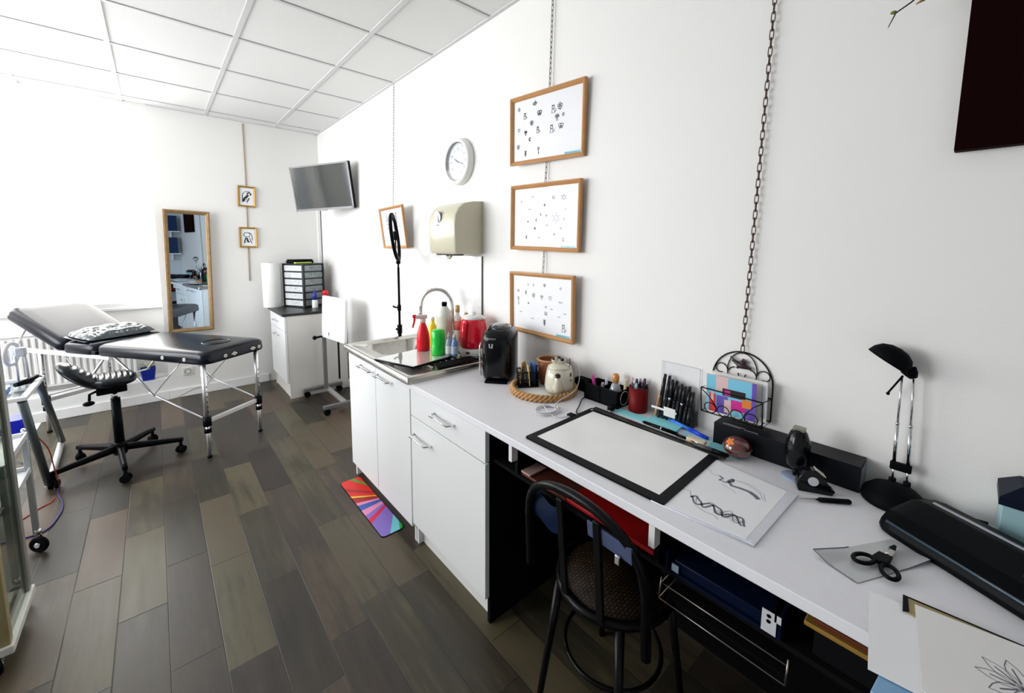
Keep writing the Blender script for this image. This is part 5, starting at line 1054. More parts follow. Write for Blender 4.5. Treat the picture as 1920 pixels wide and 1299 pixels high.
def knot(cx, cy, s_):
    f_ = lambda u_, w_: (cx+w_*s_, cy-u_*s_)
    stroke([f_(-1.1, 0.4), f_(-0.95, 0.25), f_(-0.75, 0.3), f_(-0.6, 0.05)], 0.0012)
    A = [f_(-0.6+1.6*q/40, 0.16*math.sin(q*0.42)+0.05*math.sin(q*0.9)) for q in range(41)]; B = [f_(-0.6+1.55*q/40, 0.17*math.cos(q*0.38+0.6)-0.04) for q in range(41)]
    stroke(A, 0.0055); stroke(B, 0.0045)
    C = [f_(-0.5+1.4*q/40, 0.22*math.sin(q*0.42+2.2)) for q in range(41)]; stroke(C, 0.0015); stroke([f_(-0.35, -0.28), f_(0.0, -0.38), f_(0.25, -0.33), f_(0.4, -0.42)], 0.0013)
    for q in range(14): u1 = 0.2+0.05*q; stroke([f_(u1, -0.22+0.02*(q % 3)), f_(u1+0.04, 0.02+0.03*(q % 4))], 0.001)
knot(-0.075, 0.01, 0.085)
a.build('sketch_sheet', [paper, mat('graphite', (0.16, 0.17, 0.21), 0.7)], t)
a = M(); a.prism([(0.147, -0.100), (0.151, -0.121), (-0.141, -0.112), (-0.136, -0.094)], 0.003, 0.0039)
a.build('punched_strip', mat('strip_milky', (0.7, 0.72, 0.78), 0.3), t)
for k in range(6): a = M(); a.cyl((0.12-0.05*k, -0.109+0.0015*k, 0.0038), (0.12-0.05*k, -0.109+0.0015*k, 0.0041), 0.003, n=12); a.build('punched_hole', desk_m, t)
# long black box
t = thing('long_black_box', 'long matt black cardboard box lying against the wall', 'box', (-0.046, 0.318, DZ), R(0.5))
a = M(); a.prism([(-0.040, -0.19), (0.042, -0.19), (0.042, 0.19), (-0.040, 0.19)], 0, 0.072, bev=0.0015); a.build('box_body', mat('black_card', (0.004, 0.005, 0.008), 0.4, spec=0.2), t)
a = M(); a.box(-0.034, -0.1925, 0.008, 0.036, -0.1905, 0.062); a.build('end_label', mat('grey_blue_print', (0.22, 0.27, 0.32), 0.5), t, label='grey printed end label')
a = M()
for x, y0, y1 in ((-0.034, 0.165, 0.11), (-0.025, 0.165, 0.10), (-0.034, 0.10, 0.06)): a.box(x, y1, 0.0725, x+0.004, y0, 0.0728)
a.build('printed_lines', mat('faint_white_print', (0.35, 0.36, 0.4), 0.5), t)
# trimmer on suction stand
t = thing('suction_stand', 'black trimmer-shaped holder on a clear suction foot in front of the long box', 'holder', (-0.124, 0.262, DZ))
a = M(); a.lathe([(0.036, 0), (0.036, 0.002), (0.03, 0.005), (0.01, 0.008)], n=32); a.build('suction_cup', mat('blue_grey_rubber', (0.32, 0.38, 0.52), 0.15, coat=0.5), t)
a = M(); a.cyl((0, 0, 0.005), (0, 0, 0.03), 0.0075); a.build('stem', black_plastic, t)
a = M(); a.lathe([(0.012, 0.028), (0.026, 0.04), (0.031, 0.075), (0.029, 0.11), (0.02, 0.135), (0.013, 0.143)], n=28, sx=1.0, sy=1.0); a.build('body', black_gloss, t)
a = M(); a.box(-0.012, -0.014, 0.140, 0.012, 0.014, 0.149, 0.001); a.build('metal_head', mat('olive_metal', (0.28, 0.27, 0.2), 0.3, metal=0.8), t)
# tape dispenser
t = thing('tape_dispenser', 'small black tape dispenser beside the knife', 'tape dispenser', (-0.163, 0.212, DZ), R(-62))
a = M(); a.xf = Matrix.Rotation(R(90), 4, 'X'); 
sidep = [(-0.036, 0), (0.040, 0.0), (0.046, 0.012), (0.03, 0.022), (0.022, 0.045), (0.0, 0.062), (-0.022, 0.058), (-0.036, 0.04), (-0.040, 0.015)]
a.prism(sidep, -0.014, 0.014, bev=0.003); a.build('housing', black_gloss, t)
a = M(); a.cyl((-0.005, -0.0145, 0.033), (-0.005, -0.0165, 0.033), 0.012, n=20); a.build('core', mat('pale_core', (0.6, 0.62, 0.65), 0.3), t)
a = M(); a.xf = Matrix.Rotation(R(90), 4, 'X'); a.prism([(0.0, 0.0632), (0.0225, 0.0465), (0.024, 0.048), (0.001, 0.0645)], -0.011, 0.011); a.build('tape_end', mat('cream_tape', (0.7, 0.68, 0.55), 0.4), t)
# craft knife
pen('black craft knife with slim blade pointing at the sketches', (-0.243, 0.225, DZ+0.006), (-0.160, 0.132, DZ+0.006), 0.0065, [('blade', 0, 0.42, 0.25, 0.5, steel), ('handle', 0.40, 0.97, 0.9, 1.0, bk_), ('end_cap', 0.97, 1, 1, 0.6, bk_)], name='craft_knife', cat='knife')
# ------------------------------------------------------------------ desk lamp
LB = V((-0.068, 0.062, DZ))
t = thing('desk_lamp', 'black desk lamp with twin telescopic chrome arms and dome head', 'desk lamp', LB)
a = M(); a.lathe([(0.0, 0.0), (0.063, 0), (0.065, 0.008), (0.060, 0.024), (0.046, 0.038), (0.025, 0.045), (0.0, 0.048)], n=44, cap=False); a.build('base', black_matt, t)
tops = []
for k, y0 in enumerate((0.008, -0.020)):
    b0 = V((0.036, y0, 0.040)); tp = V((0.038, y0+(0.004 if k == 0 else 0.010), 0.322)); tops.append(tp)
    lo = b0.lerp(tp, 0.17); md = b0.lerp(tp, 0.56)
    a = M(); a.cyl(b0, lo, 0.0024); a.cyl(lo, md, 0.0040); a.cyl(md, tp, 0.0027); a.cyl(md-(tp-b0)*0.01, md+(tp-b0)*0.01, 0.0045); a.build('arm', chrome, t)
    a = M(); a.cyl(b0+V((0, 0, -0.022)), b0+V((0, 0, 0.010)), 0.0075); a.build('pivot', black_plastic, t)
a = M(); a.box(0.030, -0.026, 0.074, 0.042, 0.016, 0.096, 0.003); a.build('cross_clamp', black_plastic, t)
# head: shallow dome shade, tilted
nk = V((0.036, -0.010, 0.326)); hz = R(105); ht = R(33)
HM = Matrix.Translation(nk) @ Matrix.Rotation(hz, 4, 'Z') @ Matrix.Rotation(-ht, 4, 'Y') @ Matrix.Translation((0.062, 0, 0.004)) @ Matrix.Scale(0.84, 4)
a = M(); a.xf = HM
pr = [(0.0, 0.046), (0.018, 0.043), (0.034, 0.032), (0.043, 0.014), (0.046, -0.006), (0.043, -0.006), (0.034, 0.022), (0.0, 0.038)]
a.lathe(pr, n=36, sx=1.25, sy=0.95, cap=False)
a.tube([(-0.050, 0, 0.006), (-0.064, 0, 0.0), (-0.074, 0, -0.006)], [0.020, 0.016, 0.010], n=14); sh = a.build('lamp_shade', black_matt, t)
a = M(); a.xf = HM; a.lathe([(0.0, -0.001), (0.040, -0.004)], n=36, sx=1.25, sy=0.95, cap=False); a.build('reflector', mat('lamp_reflector', (0.8, 0.82, 0.84), 0.25), sh)
a = M(); a.tube([nk+V((0, 0.02, 0.0)), V((0.028, 0.034, 0.276))], 0.0024, n=8); a.sphere((0.028, 0.034, 0.274), 0.0042); a.build('adjusting_rod', black_plastic, t)
cable('lamp_cord', [(0.0-0.02, 0.02, DZ+0.004), (-0.012, 0.0, DZ+0.012), (-0.018, -0.03, DZ+0.004), (-0.012, -0.10, DZ+0.004)], 0.003, black_plastic, 'black lamp cord disappearing behind the laminator')
# laminator
LM = V((-0.266, -0.172, DZ))
t = thing('laminator', 'long black laminator with sloping lid at the near end of the desk', 'laminator', LM, R(-30))
secp = [(-0.088, 0.0), (0.088, 0.0), (0.092, 0.03), (0.07, 0.062), (0.01, 0.070), (-0.066, 0.052), (-0.088, 0.030), (-0.094, 0.014)]
a = M(); Lh = 0.235; sts = [(-Lh, 0.86), (-Lh+0.012, 0.96), (-Lh+0.03, 1.0), (Lh-0.03, 1.0), (Lh-0.012, 0.96), (Lh, 0.86)]
rg = [[a.v((x*k, y, z*k*0.95)) for x, z in secp] for y, k in sts]
for A, B in zip(rg, rg[1:]):
    for q in range(len(secp)): a.f([A[q], A[(q+1) % 8], B[(q+1) % 8], B[q]], False)
a.f(rg[0]); a.f(rg[-1][::-1]); bmesh.ops.recalc_face_normals(a.b, faces=a.b.faces); bmesh.ops.bevel(a.b, geom=list(a.b.edges), offset=0.003, segments=2, affect='EDGES', profile=0.5); a.build('housing', mat('laminator_black', (0.0015, 0.002, 0.003), 0.4, spec=0.07), t)
a = M(); a.box(0.028, -Lh+0.03, 0.062, 0.036, Lh-0.03, 0.0665, 0.001); a.build('exit_slot_trim', mat('slot_grey_blue', (0.35, 0.37, 0.42), 0.35, metal=0.4), t, label='grey slot trim')
a = M(); a.tube([(-0.087, -Lh+0.02, 0.0295), (-0.087, Lh-0.02, 0.0295)], 0.003, n=8); a.build('front_lip', mat('lip_blue_black', (0.03, 0.06, 0.09), 0.2, coat=0.5), t)
a = M()
for k in range(5): a.box(-0.045+0.004*k, 0.015-0.011*k, 0.052, -0.020+0.004*k, 0.0162-0.011*k, 0.0632+0.0006*k)
a.build('printed_scale', mat('scale_print', (0.25, 0.2, 0.2), 0.5), t)
for y, c, nm in ((-0.062, (0.85, 0.02, 0.02), 'red'), (-0.078, (0.02, 0.04, 0.8), 'blue')):
    a = M(); x = -0.035 if nm == 'red' else -0.05; a.cyl((x, y, 0.045), (x, y, 0.062 if nm == 'red' else 0.058), 0.006, n=20); a.build('button', mat(nm+'_button', c, 0.3), t, label=nm+' button')
# clear box with dark lid on the wall side
t = thing('lidded_box', 'pale blue clear box with dark angular lid behind the laminator', 'box', (-0.059, -0.205, DZ), R(0))
a = M(); a.box(-0.05, -0.12, 0.0, 0.05, 0.095, 0.100, 0.002); a.build('tub', mat('pale_blue_plastic', (0.30, 0.48, 0.52), 0.3), t)
a = M(); L0 = [a.v((x, y, 0.100)) for x, y in ((-0.054, -0.125), (0.056, -0.125), (0.056, 0.10), (-0.054, 0.10))]; L1 = [a.v((x, y, 0.117)) for x, y in ((-0.054, -0.125), (0.056, -0.125), (0.056, 0.10), (-0.054, 0.10))]; L2 = [a.v((x, y, 0.142)) for x, y in ((-0.028, -0.10), (0.04, -0.10), (0.04, 0.07), (-0.028, 0.07))]
for A, B in ((L0, L1), (L1, L2)):
    for q in range(4): a.f([A[q], A[(q+1) % 4], B[(q+1) % 4], B[q]])
a.f(L0[::-1]); a.f(L2); a.build('lid', mat('navy_black_lid', (0.006, 0.009, 0.022), 0.45, spec=0.1), t)
# acetate and scissors
t = thing('transfer_sheet', 'thin curled grey transfer sheet under the scissors', 'sheet', (-0.352, 0.06, DZ))
q = [(-0.088, 0.090), (0.098, -0.014), (0.075, -0.082), (-0.115, 0.012)]
def shp(u, v_):
    A = V(q[0]).lerp(V(q[1]), u); B = V(q[3]).lerp(V(q[2]), u); p = A.lerp(B, v_); lift = 0.010*max(0, 1-((u)**2+(v_-0.0)**2)**0.5*2.5)+0.006*max(0, 1-((1-u)**2+(1-v_)**2)**0.5*3)
    return (p.x, p.y, 0.0012+lift)
a = M(); a.grid(shp, 20, 14); g2 = a.grid(lambda u, v_: (shp(1-u, v_)[0], shp(1-u, v_)[1], shp(1-u, v_)[2]-0.0008), 20, 14); a.build('film', mat('grey_film', (0.52, 0.54, 0.55), 0.25, coat=0.3), t)
a = M(); a.ribbon([tuple(V(shp(0, k/8))+V((0, 0, 0.0006))) for k in range(9)], 0.0014); a.ribbon([tuple(V(shp(k/8*0.45, 0))+V((0, 0, 0.0006))) for k in range(9)], 0.0022); a.ribbon([tuple(V(shp(0.55+k/8*0.45, 1))+V((0, 0, 0.0006))) for k in range(9)], 0.0014); a.build('dark_edge', mat('violet_black_edge', (0.03, 0.02, 0.08), 0.4), t, label='dark violet edge')
t = thing('scissors', 'black-handled short scissors lying on the grey transfer sheet', 'scissors', (-0.365, 0.045, DZ+0.004), 0)
SX = lambda u_, w_: (-0.052+u_*0.118, -0.0+w_)  # placeholder axis
d1 = (V((-0.287, 0.038))-V((-0.43, 0.062))).normalized(); n1 = V((-d1.y, d1.x)); o0 = V((-0.352, 0.047))-V((-0.365, 0.045))
P2 = lambda a_, b_: (o0.x+d1.x*a_+n1.x*b_, o0.y+d1.y*a_+n1.y*b_)
a = M(); a.prism([P2(-0.005, 0.009), P2(0.045, 0.007), P2(0.064, 0.001), P2(0.045, -0.004), P2(-0.005, -0.003)], 0.003, 0.0045); a.prism([P2(-0.005, 0.004), P2(0.045, 0.001), P2(0.062, -0.003), P2(0.045, -0.008), P2(-0.005, -0.009)], 0.0048, 0.0062); a.build('blades', steel, t)
a = M(); a.prism([P2(0.044, 0.005), P2(0.064, 0.001), P2(0.062, -0.004), P2(0.044, -0.007)], 0.0064, 0.0072); a.build('blade_tip', black_plastic, t)
a = M()
for s_ in (1, -1):
    c = (-0.040, 0.021*s_); lp = []
    for i in range(24):
        t_ = 2*PI*i/24; lx, ly = 0.021*math.cos(t_), 0.013*math.sin(t_); rr = R(-22*s_); lp.append((*P2(c[0]+lx*math.cos(rr)-ly*math.sin(rr), c[1]+lx*math.sin(rr)+ly*math.cos(rr)), 0.005))
    a.tube(lp, 0.0042, n=8, closed=True)
a.prism([P2(0.008, 0.011), P2(0.012, -0.011), P2(-0.022, -0.014), P2(-0.028, 0.0), P2(-0.022, 0.014)], 0.001, 0.010, bev=0.002); a.build('handles', black_plastic, t)
a = M(); a.cyl((*P2(0.018, 0), 0.003), (*P2(0.018, 0), 0.008), 0.003, n=14); a.build('rivet', chrome, t)
# papers at the near end
PP = V((-0.56, -0.03, DZ))
a = M(); a.prism([(0.103, 0.040), (0.121, -0.16), (0.045, -0.16), (0.060, 0.035)], 0, 0.002); tag(a.build('notebook', mat('mustard_cover', (0.34, 0.27, 0.12), 0.5), None, (-0.555, -0.033, DZ+0.0090)), 'thin notebook with mustard corner peeping out between the loose papers', 'notebook')
a = M(); a.prism([(0.104, 0.042), (0.124, -0.16), (0.121, -0.16), (0.101, 0.035), (0.062, 0.030), (0.055, 0.038)], 0, 0.0006); tag(a.build('black_strip', black_plastic, None, (-0.555, -0.033, DZ+0.0112)), 'narrow black strip along the mustard notebook edge', 'strip')
def sheet(label, pts, z, m_, marks=None, name='paper_sheet', cat='paper'):
    c = V((sum(p[0] for p in pts)/len(pts), sum(p[1] for p in pts)/len(pts), z)); a = M(); a.prism([(p[0]-c.x, p[1]-c.y) for p in pts], 0, 0.0012); a.mi = 1
    for mk, wd in (marks or []): a.ribbon([(x-c.x, y-c.y, 0.0014) for x, y in mk], wd, (0, 0, 1))
    return tag(a.build(name, [m_, grey_ink], None, c), label, cat)
a = M(); a.prism([(0.0, 0.15), (0.03, -0.14), (-0.16, -0.17), (-0.137, 0.165)], 0, 0.0055, bev=0.001); tag(a.build('paper_folder', mat('pale_blue_card', (0.22, 0.42, 0.66), 0.5), None, (-0.57, -0.145, DZ)), 'pale blue folder jutting out below the sheets at the desk corner', 'folder')
sheet('plain white sheet at the bottom corner of the desk, under the flower sketch', [(-0.483, 0.052), (-0.455, -0.10), (-0.64, -0.20), (-0.672, 0.028)], DZ+0.0072, paper)
# flower sketch sheet: dragonfly/flower strokes
fl = []
fc = V((-0.545, -0.13))
for k in range(5):
    an = R(20+38*k); d = V((math.cos(an), math.sin(an))); n_ = V((-d.y, d.x)); p = [fc+d*q_+n_*0.010*math.sin(PI*q_/0.05) for q_ in (0, 0.012, 0.025, 0.038, 0.05)]; p2 = [fc+d*q_-n_*0.010*math.sin(PI*q_/0.05) for q_ in (0, 0.012, 0.025, 0.038, 0.05)]
    fl += [([tuple(z) for z in p], 0.0012), ([tuple(z) for z in p2], 0.0012), ([tuple(fc+d*0.01), tuple(fc+d*0.035)], 0.0022)]
for k in range(3):
    an = R(215+22*k); d = V((math.cos(an), math.sin(an))); fl.append(([tuple(fc+d*0.0), tuple(fc+d*0.03+V((0.006, 0))), tuple(fc+d*0.075)], 0.0022))
sheet('white sheet with a pencil flower sketch at the bottom right corner of the desk', [(-0.466, -0.008), (-0.417, -0.27), (-0.68, -0.30), (-0.658, -0.03)], DZ+0.0120, mat('warm_white_paper', (0.84, 0.83, 0.82), 0.6), fl, cat='drawing')
t = thing('blue_folder', 'pale blue folder stack jutting out below the loose papers', 'folder', (-0.60, -0.13, DZ-0.0))
# ------------------------------------------------------------------ wall basket with magazines
bpy.data.objects.remove(t)
t = thing('magazine_basket', 'black wrought wire wall basket hanging on the long chain', 'basket', (-0.004, 0.462, 0.925))
wr = black_metal; a = M(); hw = 0.094; dp = -0.075
# local y = +far ; outline
a.tube([(0, -hw, 0), (0, hw, 0), (dp, hw, 0), (dp, -hw, 0)], 0.0022, n=6, closed=True)
a.tube([(0, -hw, 0.075), (0, hw, 0.075), (dp-0.012, hw, 0.085), (dp-0.012, -hw, 0.085)], 0.0022, n=6, closed=True)
for y in (-hw, hw): a.tube([(dp, y, 0), (dp-0.012, y, 0.085)], 0.0022, n=6); a.tube([(0, y, 0), (0, y, 0.11)], 0.0022, n=6)
for k in range(5): a.tube([(0, -hw+0.02*k+0.01, 0), (dp, -hw+0.02*k+0.01, 0)], 0.0014, n=5)
a.tube([(0, hw*math.cos(q), 0.11+0.10*math.sin(q)) for q in [PI*i/24 for i in range(25)]], 0.0024, n=6); a.build('wire_frame', wr, t)
def scroll(pts, closed=False): a = M(); a.tube(pts, 0.0017, n=6, closed=closed); a.build('scroll', wr, t)
for cy, cz, r_, tw, a0 in ((0.024, 0.13, 0.024, -5.2, R(90)), (-0.024, 0.13, 0.024, 5.2, R(90)), (0.068, 0.14, 0.022, -5.2, R(180)), (-0.068, 0.14, 0.022, 5.2, R(0))):
    scroll([(0, cy+r_*(1-0.45*i/22)*math.cos(a0+tw*i/22), cz+r_*(1-0.45*i/22)*math.sin(a0+tw*i/22)) for i in range(23)])
scroll([(0, 0.046*math.cos(q), 0.145+0.062*math.sin(q)) for q in [2*PI*i/28 for i in range(28)]], True)
for cy in (0.063, 0.021, -0.021, -0.063): scroll([(dp-0.002-0.012*max(0, (0.02+0.018*math.sin(q))/0.085), cy+0.019*math.cos(q), 0.02+0.018*math.sin(q)) for q in [2*PI*i/20 for i in range(20)]], True)
for y0, y1 in ((hw, 0.044), (-hw, -0.044)): scroll([(dp-0.013, y0, 0.082), (dp-0.010, (y0+y1)/2, 0.062), (dp-0.006, y1, 0.03), (dp-0.003, y1+0.0, 0.01)])
a = M(); a.tube([(-0.006, 0.03, 0.178), (-0.008, 0.0, 0.165), (-0.008, -0.03, 0.16)], [0.003, 0.011, 0.003], n=8); a.tube([(-0.01, 0.035, 0.19), (-0.012, 0.005, 0.172)], 0.003, n=6); a.tube([(-0.008, -0.01, 0.185), (-0.009, 0.012, 0.155)], [0.009, 0.004], n=8); a.build('metal_ornament', mat('dark_pewter', (0.08, 0.05, 0.06), 0.35, metal=0.7), t)
# booklets inside
def cover(name, label, cat, loc, w_, h_, th, tilt, patches, base, rz=0):
    a = M(); a.box(0, -w_/2, 0, th, w_/2, h_); mats_ = [base]
    for i, (y0, z0, y1, z1, m_) in enumerate(patches):
        if m_ not in mats_: mats_.append(m_)
        a.mi = mats_.index(m_); a.box(-0.0003-0.00012*i, y0*w_, z0*h_, -0.0001, y1*w_, z1*h_)
    o = a.build(name, mats_, None, loc); o.rotation_euler = (0, R(tilt), R(rz)); return tag(o, label, cat)
sky = mat('print_sky_blue', (0.22, 0.6, 0.8), 0.35); mag = mat('print_magenta', (0.7, 0.03, 0.3), 0.35); blk = mat('print_black', (0.02, 0.015, 0.02), 0.35); pur = mat('print_violet', (0.16, 0.1, 0.5), 0.35); orr = mat('print_orange', (0.8, 0.25, 0.05), 0.35); pk = mat('print_pale_pink', (0.75, 0.55, 0.55), 0.4); rdp = mat('print_red', (0.75, 0.05, 0.06), 0.35)
cover('magazine', 'colourful magazine with blue, magenta and black cover in the wire basket', 'magazine', (-0.062, 0.470, 0.930), 0.150, 0.128, 0.004, -6, [(-0.5, 0, 0.5, 1, sky), (0.05, 0.60, 0.30, 1.0, pk), (-0.30, 0.50, 0.16, 0.70, blk), (0.0, 0.52, 0.12, 0.66, mag), (0.30, 0.0, 0.44, 0.5, rdp), (0.34, 0.3, 0.40, 0.6, pk), (0.05, 0.0, 0.28, 0.48, pur), (-0.05, 0.05, 0.12, 0.4, pk), (-0.30, 0.12, -0.02, 0.44, mag), (-0.28, 0.0, -0.06, 0.16, sky), (-0.44, 0.3, -0.24, 0.52, orr), (-0.5, 0, -0.30, 0.30, pur), (-0.5, 0.3, -0.42, 1.0, pur)], pk, 4)
cover('brochure', 'white brochure behind the magazine in the wire basket', 'brochure', (-0.040, 0.455, 0.930), 0.168, 0.132, 0.010, -5, [(-0.48, 0.1, -0.40, 0.9, mat('print_pale_grey', (0.5, 0.52, 0.6), 0.5))], white_plastic, 2)
cover('card_stack', 'tan card leaning at the near end of the wire basket', 'card', (-0.022, 0.425, 0.930), 0.09, 0.10, 0.008, -3, [], mat('tan_card', (0.55, 0.45, 0.32), 0.6), 0)
# ------------------------------------------------------------------ dark red canvas and twig high on the wall
t = thing('red_canvas', 'plain very dark red canvas panel high on the wall at the right', 'canvas', (0, 0.03, 1.708))
a = M(); a.box(-0.035, -0.60, 0, -0.001, 0.0, 0.80, 0.002); a.build('canvas_panel', mat('very_dark_red', (0.007, 0.0002, 0.0004), 0.7, spec=0.05), t)
t = thing('hanging_twig', 'thin brown twig with a green bud hanging into view beside the red canvas', 'twig', (-0.10, 0.16, 2.005))
a = M(); a.tube([(0.0, 0.001, 0.0), (0.0, -0.010, 0.028), (0.004, -0.036, 0.044), (0.03, -0.09, 0.10), (0.08, -0.14, 0.16)], [0.0008, 0.0018, 0.002, 0.0025, 0.003], n=6); a.build('stem', mat('twig_brown', (0.05, 0.025, 0.03), 0.6), t)
a = M(); a.sphere((0.0, -0.006, 0.031), 0.004, 0.006, 0.004); a.build('bud', mat('bud_green', (0.15, 0.2, 0.04), 0.6), t)
a = M(); a.tube([(0.0, -0.044, 0.034), (0.003, -0.056, 0.040), (0.006, -0.062, 0.06)], [0.0012, 0.004, 0.0015], n=6); a.build('dry_leaf', mat('leaf_brown', (0.28, 0.18, 0.05), 0.6), t)
# ------------------------------------------------------------------ mat on the floor
t = thing('floor_mat', 'multicoloured pencil-print mat lying by the sink cabinet', 'mat', (-0.617, 2.17, 0.0))
a = M(); a.prism(rrect(0.125, 0.635, 0.02), 0.0, 0.004, bev=0.001); a.build('mat_edge', black_matt, t)
cl_ = {'red': (0.78, 0.03, 0.025), 'green': (0.12, 0.32, 0.04), 'dark_red': (0.42, 0.025, 0.03), 'yellow': (0.85, 0.6, 0.05), 'pink': (0.85, 0.3, 0.5), 'blue': (0.05, 0.13, 0.5), 'violet': (0.27, 0.18, 0.62), 'rose': (0.75, 0.02, 0.08), 'cyan': (0.2, 0.68, 0.75), 'leaf': (0.02, 0.4, 0.06)}
names_ = list(cl_); cl_m = [mat('mat_'+k, cl_[k], 0.45) for k in names_]
a = M(); F = (0.155, -0.015); hx_, hy_ = 0.0605, 0.3155; cr_ = 0.02
outl = rrect(2*hx_, 2*hy_, cr_, 6)
def ray_hit(an):    # boundary point of the mat seen from the fan point
    d = (math.cos(an), math.sin(an)); best = None
    for i in range(len(outl)):
        p, q_ = outl[i], outl[(i+1) % len(outl)]; ex, ey = q_[0]-p[0], q_[1]-p[1]; den = d[0]*ey-d[1]*ex
        if abs(den) < 1e-9: continue
        s1 = ((p[0]-F[0])*ey-(p[1]-F[1])*ex)/den; s2 = ((p[0]-F[0])*d[1]-(p[1]-F[1])*d[0])/den
        if s1 > 0 and -1e-6 <= s2 <= 1+1e-6 and (best is None or s1 > best): best = s1
    return None if best is None else (F[0]+d[0]*best, F[1]+d[1]*best)
def near_hit(p):    # entry point on the cabinet side
    k = (hx_-F[0])/(p[0]-F[0]) if p[0] < hx_-1e-6 else 1
    return (F[0]+(p[0]-F[0])*k, F[1]+(p[1]-F[1])*k)
stripes = [('red', 104), ('green', 112), ('red', 116), ('dark_red', 130), ('red', 136), ('yellow', 145), ('dark_red', 149), ('pink', 163), ('blue', 171), ('pink', 186), ('violet', 200), ('rose', 209), ('violet', 217), ('violet', 230), ('cyan', 240), ('leaf', 248), ('leaf', 256)]
for (nm, a0), (_, a1) in zip(stripes, stripes[1:]):
    a.mi = names_.index(nm); n_s = 8
    for k in range(n_s):
        q0, q1 = R(a0+(a1-a0)*k/n_s), R(a0+(a1-a0)*(k+1)/n_s); h0, h1 = ray_hit(q0), ray_hit(q1)
        if not h0 or not h1: continue
        g0, g1 = near_hit(h0), near_hit(h1)
        if abs(g0[1]) > hy_ or abs(g1[1]) > hy_: continue
        a.f([a.v((g0[0], g0[1], 0.0045)), a.v((h0[0], h0[1], 0.0045)), a.v((h1[0], h1[1], 0.0045)), a.v((g1[0], g1[1], 0.0045))])
bmesh.ops.recalc_face_normals(a.b, faces=a.b.faces); a.build('print', cl_m, t)
# ------------------------------------------------------------------ under the desk: chair, folders, document tray
t = thing('cafe_chair', 'dark cafe chair with round woven cane seat pushed under the desk', 'chair', (-0.43, 0.645, 0), R(0))
wood = mat('black_bentwood', (0.003, 0.003, 0.004), 0.3, spec=0.2)
cane = bpy.data.materials.new('woven_cane'); cane.use_nodes = True; nt = cane.node_tree; bs = nt.nodes['Principled BSDF']
tc = nt.nodes.new('ShaderNodeTexCoord'); ck = nt.nodes.new('ShaderNodeTexBrick'); ck.inputs['Scale'].default_value = 1.0; ck.inputs['Brick Width'].default_value = 0.016; ck.inputs['Row Height'].default_value = 0.010; ck.inputs['Mortar Size'].default_value = 0.0022; ck.inputs['Color1'].default_value = (0.06, 0.03, 0.012, 1); ck.inputs['Color2'].default_value = (0.028, 0.014, 0.006, 1); ck.inputs['Mortar'].default_value = (0.004, 0.003, 0.002, 1)
nt.links.new(tc.outputs['Object'], ck.inputs['Vector']); nt.links.new(ck.outputs[0], bs.inputs['Base Color']); bs.inputs['Roughness'].default_value = 0.5; bs.inputs['Specular IOR Level'].default_value = 0.2
bpn = nt.nodes.new('ShaderNodeBump'); bpn.inputs['Distance'].default_value = 0.003; nt.links.new(ck.outputs['Fac'], bpn.inputs['Height']); bpn.invert = True; nt.links.new(bpn.outputs[0], bs.inputs['Normal'])
a = M(); a.lathe([(0.0, 0.447), (0.158, 0.447), (0.158, 0.452), (0.0, 0.454)], n=48, cap=False); a.build('seat', cane, t)
a = M(); a.torus((0, 0, 0.446), 0.17, 0.014, n=56, m=10); a.build('seat_ring', wood, t)
for x, y, x2, y2 in ((0.13, 0.11, 0.17, 0.16), (0.13, -0.11, 0.17, -0.16), (-0.13, 0.11, -0.18, 0.15), (-0.13, -0.11, -0.18, -0.15)):
    a = M(); a.tube([(x, y, 0.44), (x2, y2, 0.0)], [0.014, 0.010], n=12); a.build('leg', wood, t)
a = M(); a.torus((0, 0, 0.22), 0.15, 0.007, n=40); a.build('stretcher_ring', wood, t)
a = M(); out = []
a.tube([(-0.165-0.02*math.sin(PI*i/20)-0.015*(0.30*math.sin(PI*i/20)**0.35)/0.3, 0.21*math.cos(PI*i/20), 0.455+0.345*math.sin(PI*i/20)**0.35) for i in range(21)], 0.013, n=10); a.build('backrest', wood, t)
for y in (0.055, -0.075):
    a = M(); a.box(-0.010, y-0.012, 0.0, 0.0, y+0.012, 0.315, 0.003, xf=Matrix.Translation((-0.165, 0, 0.455)) @ RY(R(-6))); a.build('back_slat', wood, t)
a = M(); a.box(-0.207, -0.150, 0.690, -0.200, -0.135, 0.715, 0.002); a.build('metal_clip', chrome, t, label='shiny metal clip')
t = thing('fabric_bag', 'dark blue fabric pouch hanging on the cafe chair back', 'pouch', (-0.592, 0.80, 0.60))
a = M(); a.grid(lambda u, v_: (0.0+0.018*math.sin(PI*u)*math.sin(PI*v_), 0.06-0.12*u, 0.02+0.085*v_+0.01*math.sin(6*u)), 12, 10); a.grid(lambda u, v_: (-0.012*math.sin(PI*u)*math.sin(PI*v_)-0.002, 0.06-0.12*(1-u), 0.02+0.085*v_+0.01*math.sin(6*(1-u))), 12, 10); a.build('pouch', mat('dark_blue_denim', (0.003, 0.012, 0.045), 0.6, spec=0.2), t)
t = thing('red_folder', 'red folder with brown sleeve sticking out of the shelf above the chair', 'folder', (-0.40, 0.73, 0.6852))
a = M(); a.box(-0.135, -0.27, 0.0, 0.12, 0.03, 0.012, 0.002); a.build('cover', mat('bright_red_card', (0.36, 0.003, 0.004), 0.45), t)
a = M(); a.box(-0.138, 0.03, 0.0, 0.12, 0.235, 0.010, 0.002); a.build('brown_sleeve', mat('brown_card', (0.10, 0.022, 0.012), 0.5), t, label='brown card sleeve')
a = M(); a.box(-0.14, 0.19, 0.011, -0.06, 0.235, 0.017, 0.001); a.build('pink_pad', mat('dusty_pink', (0.5, 0.32, 0.3), 0.5), t, label='dusty pink pad')
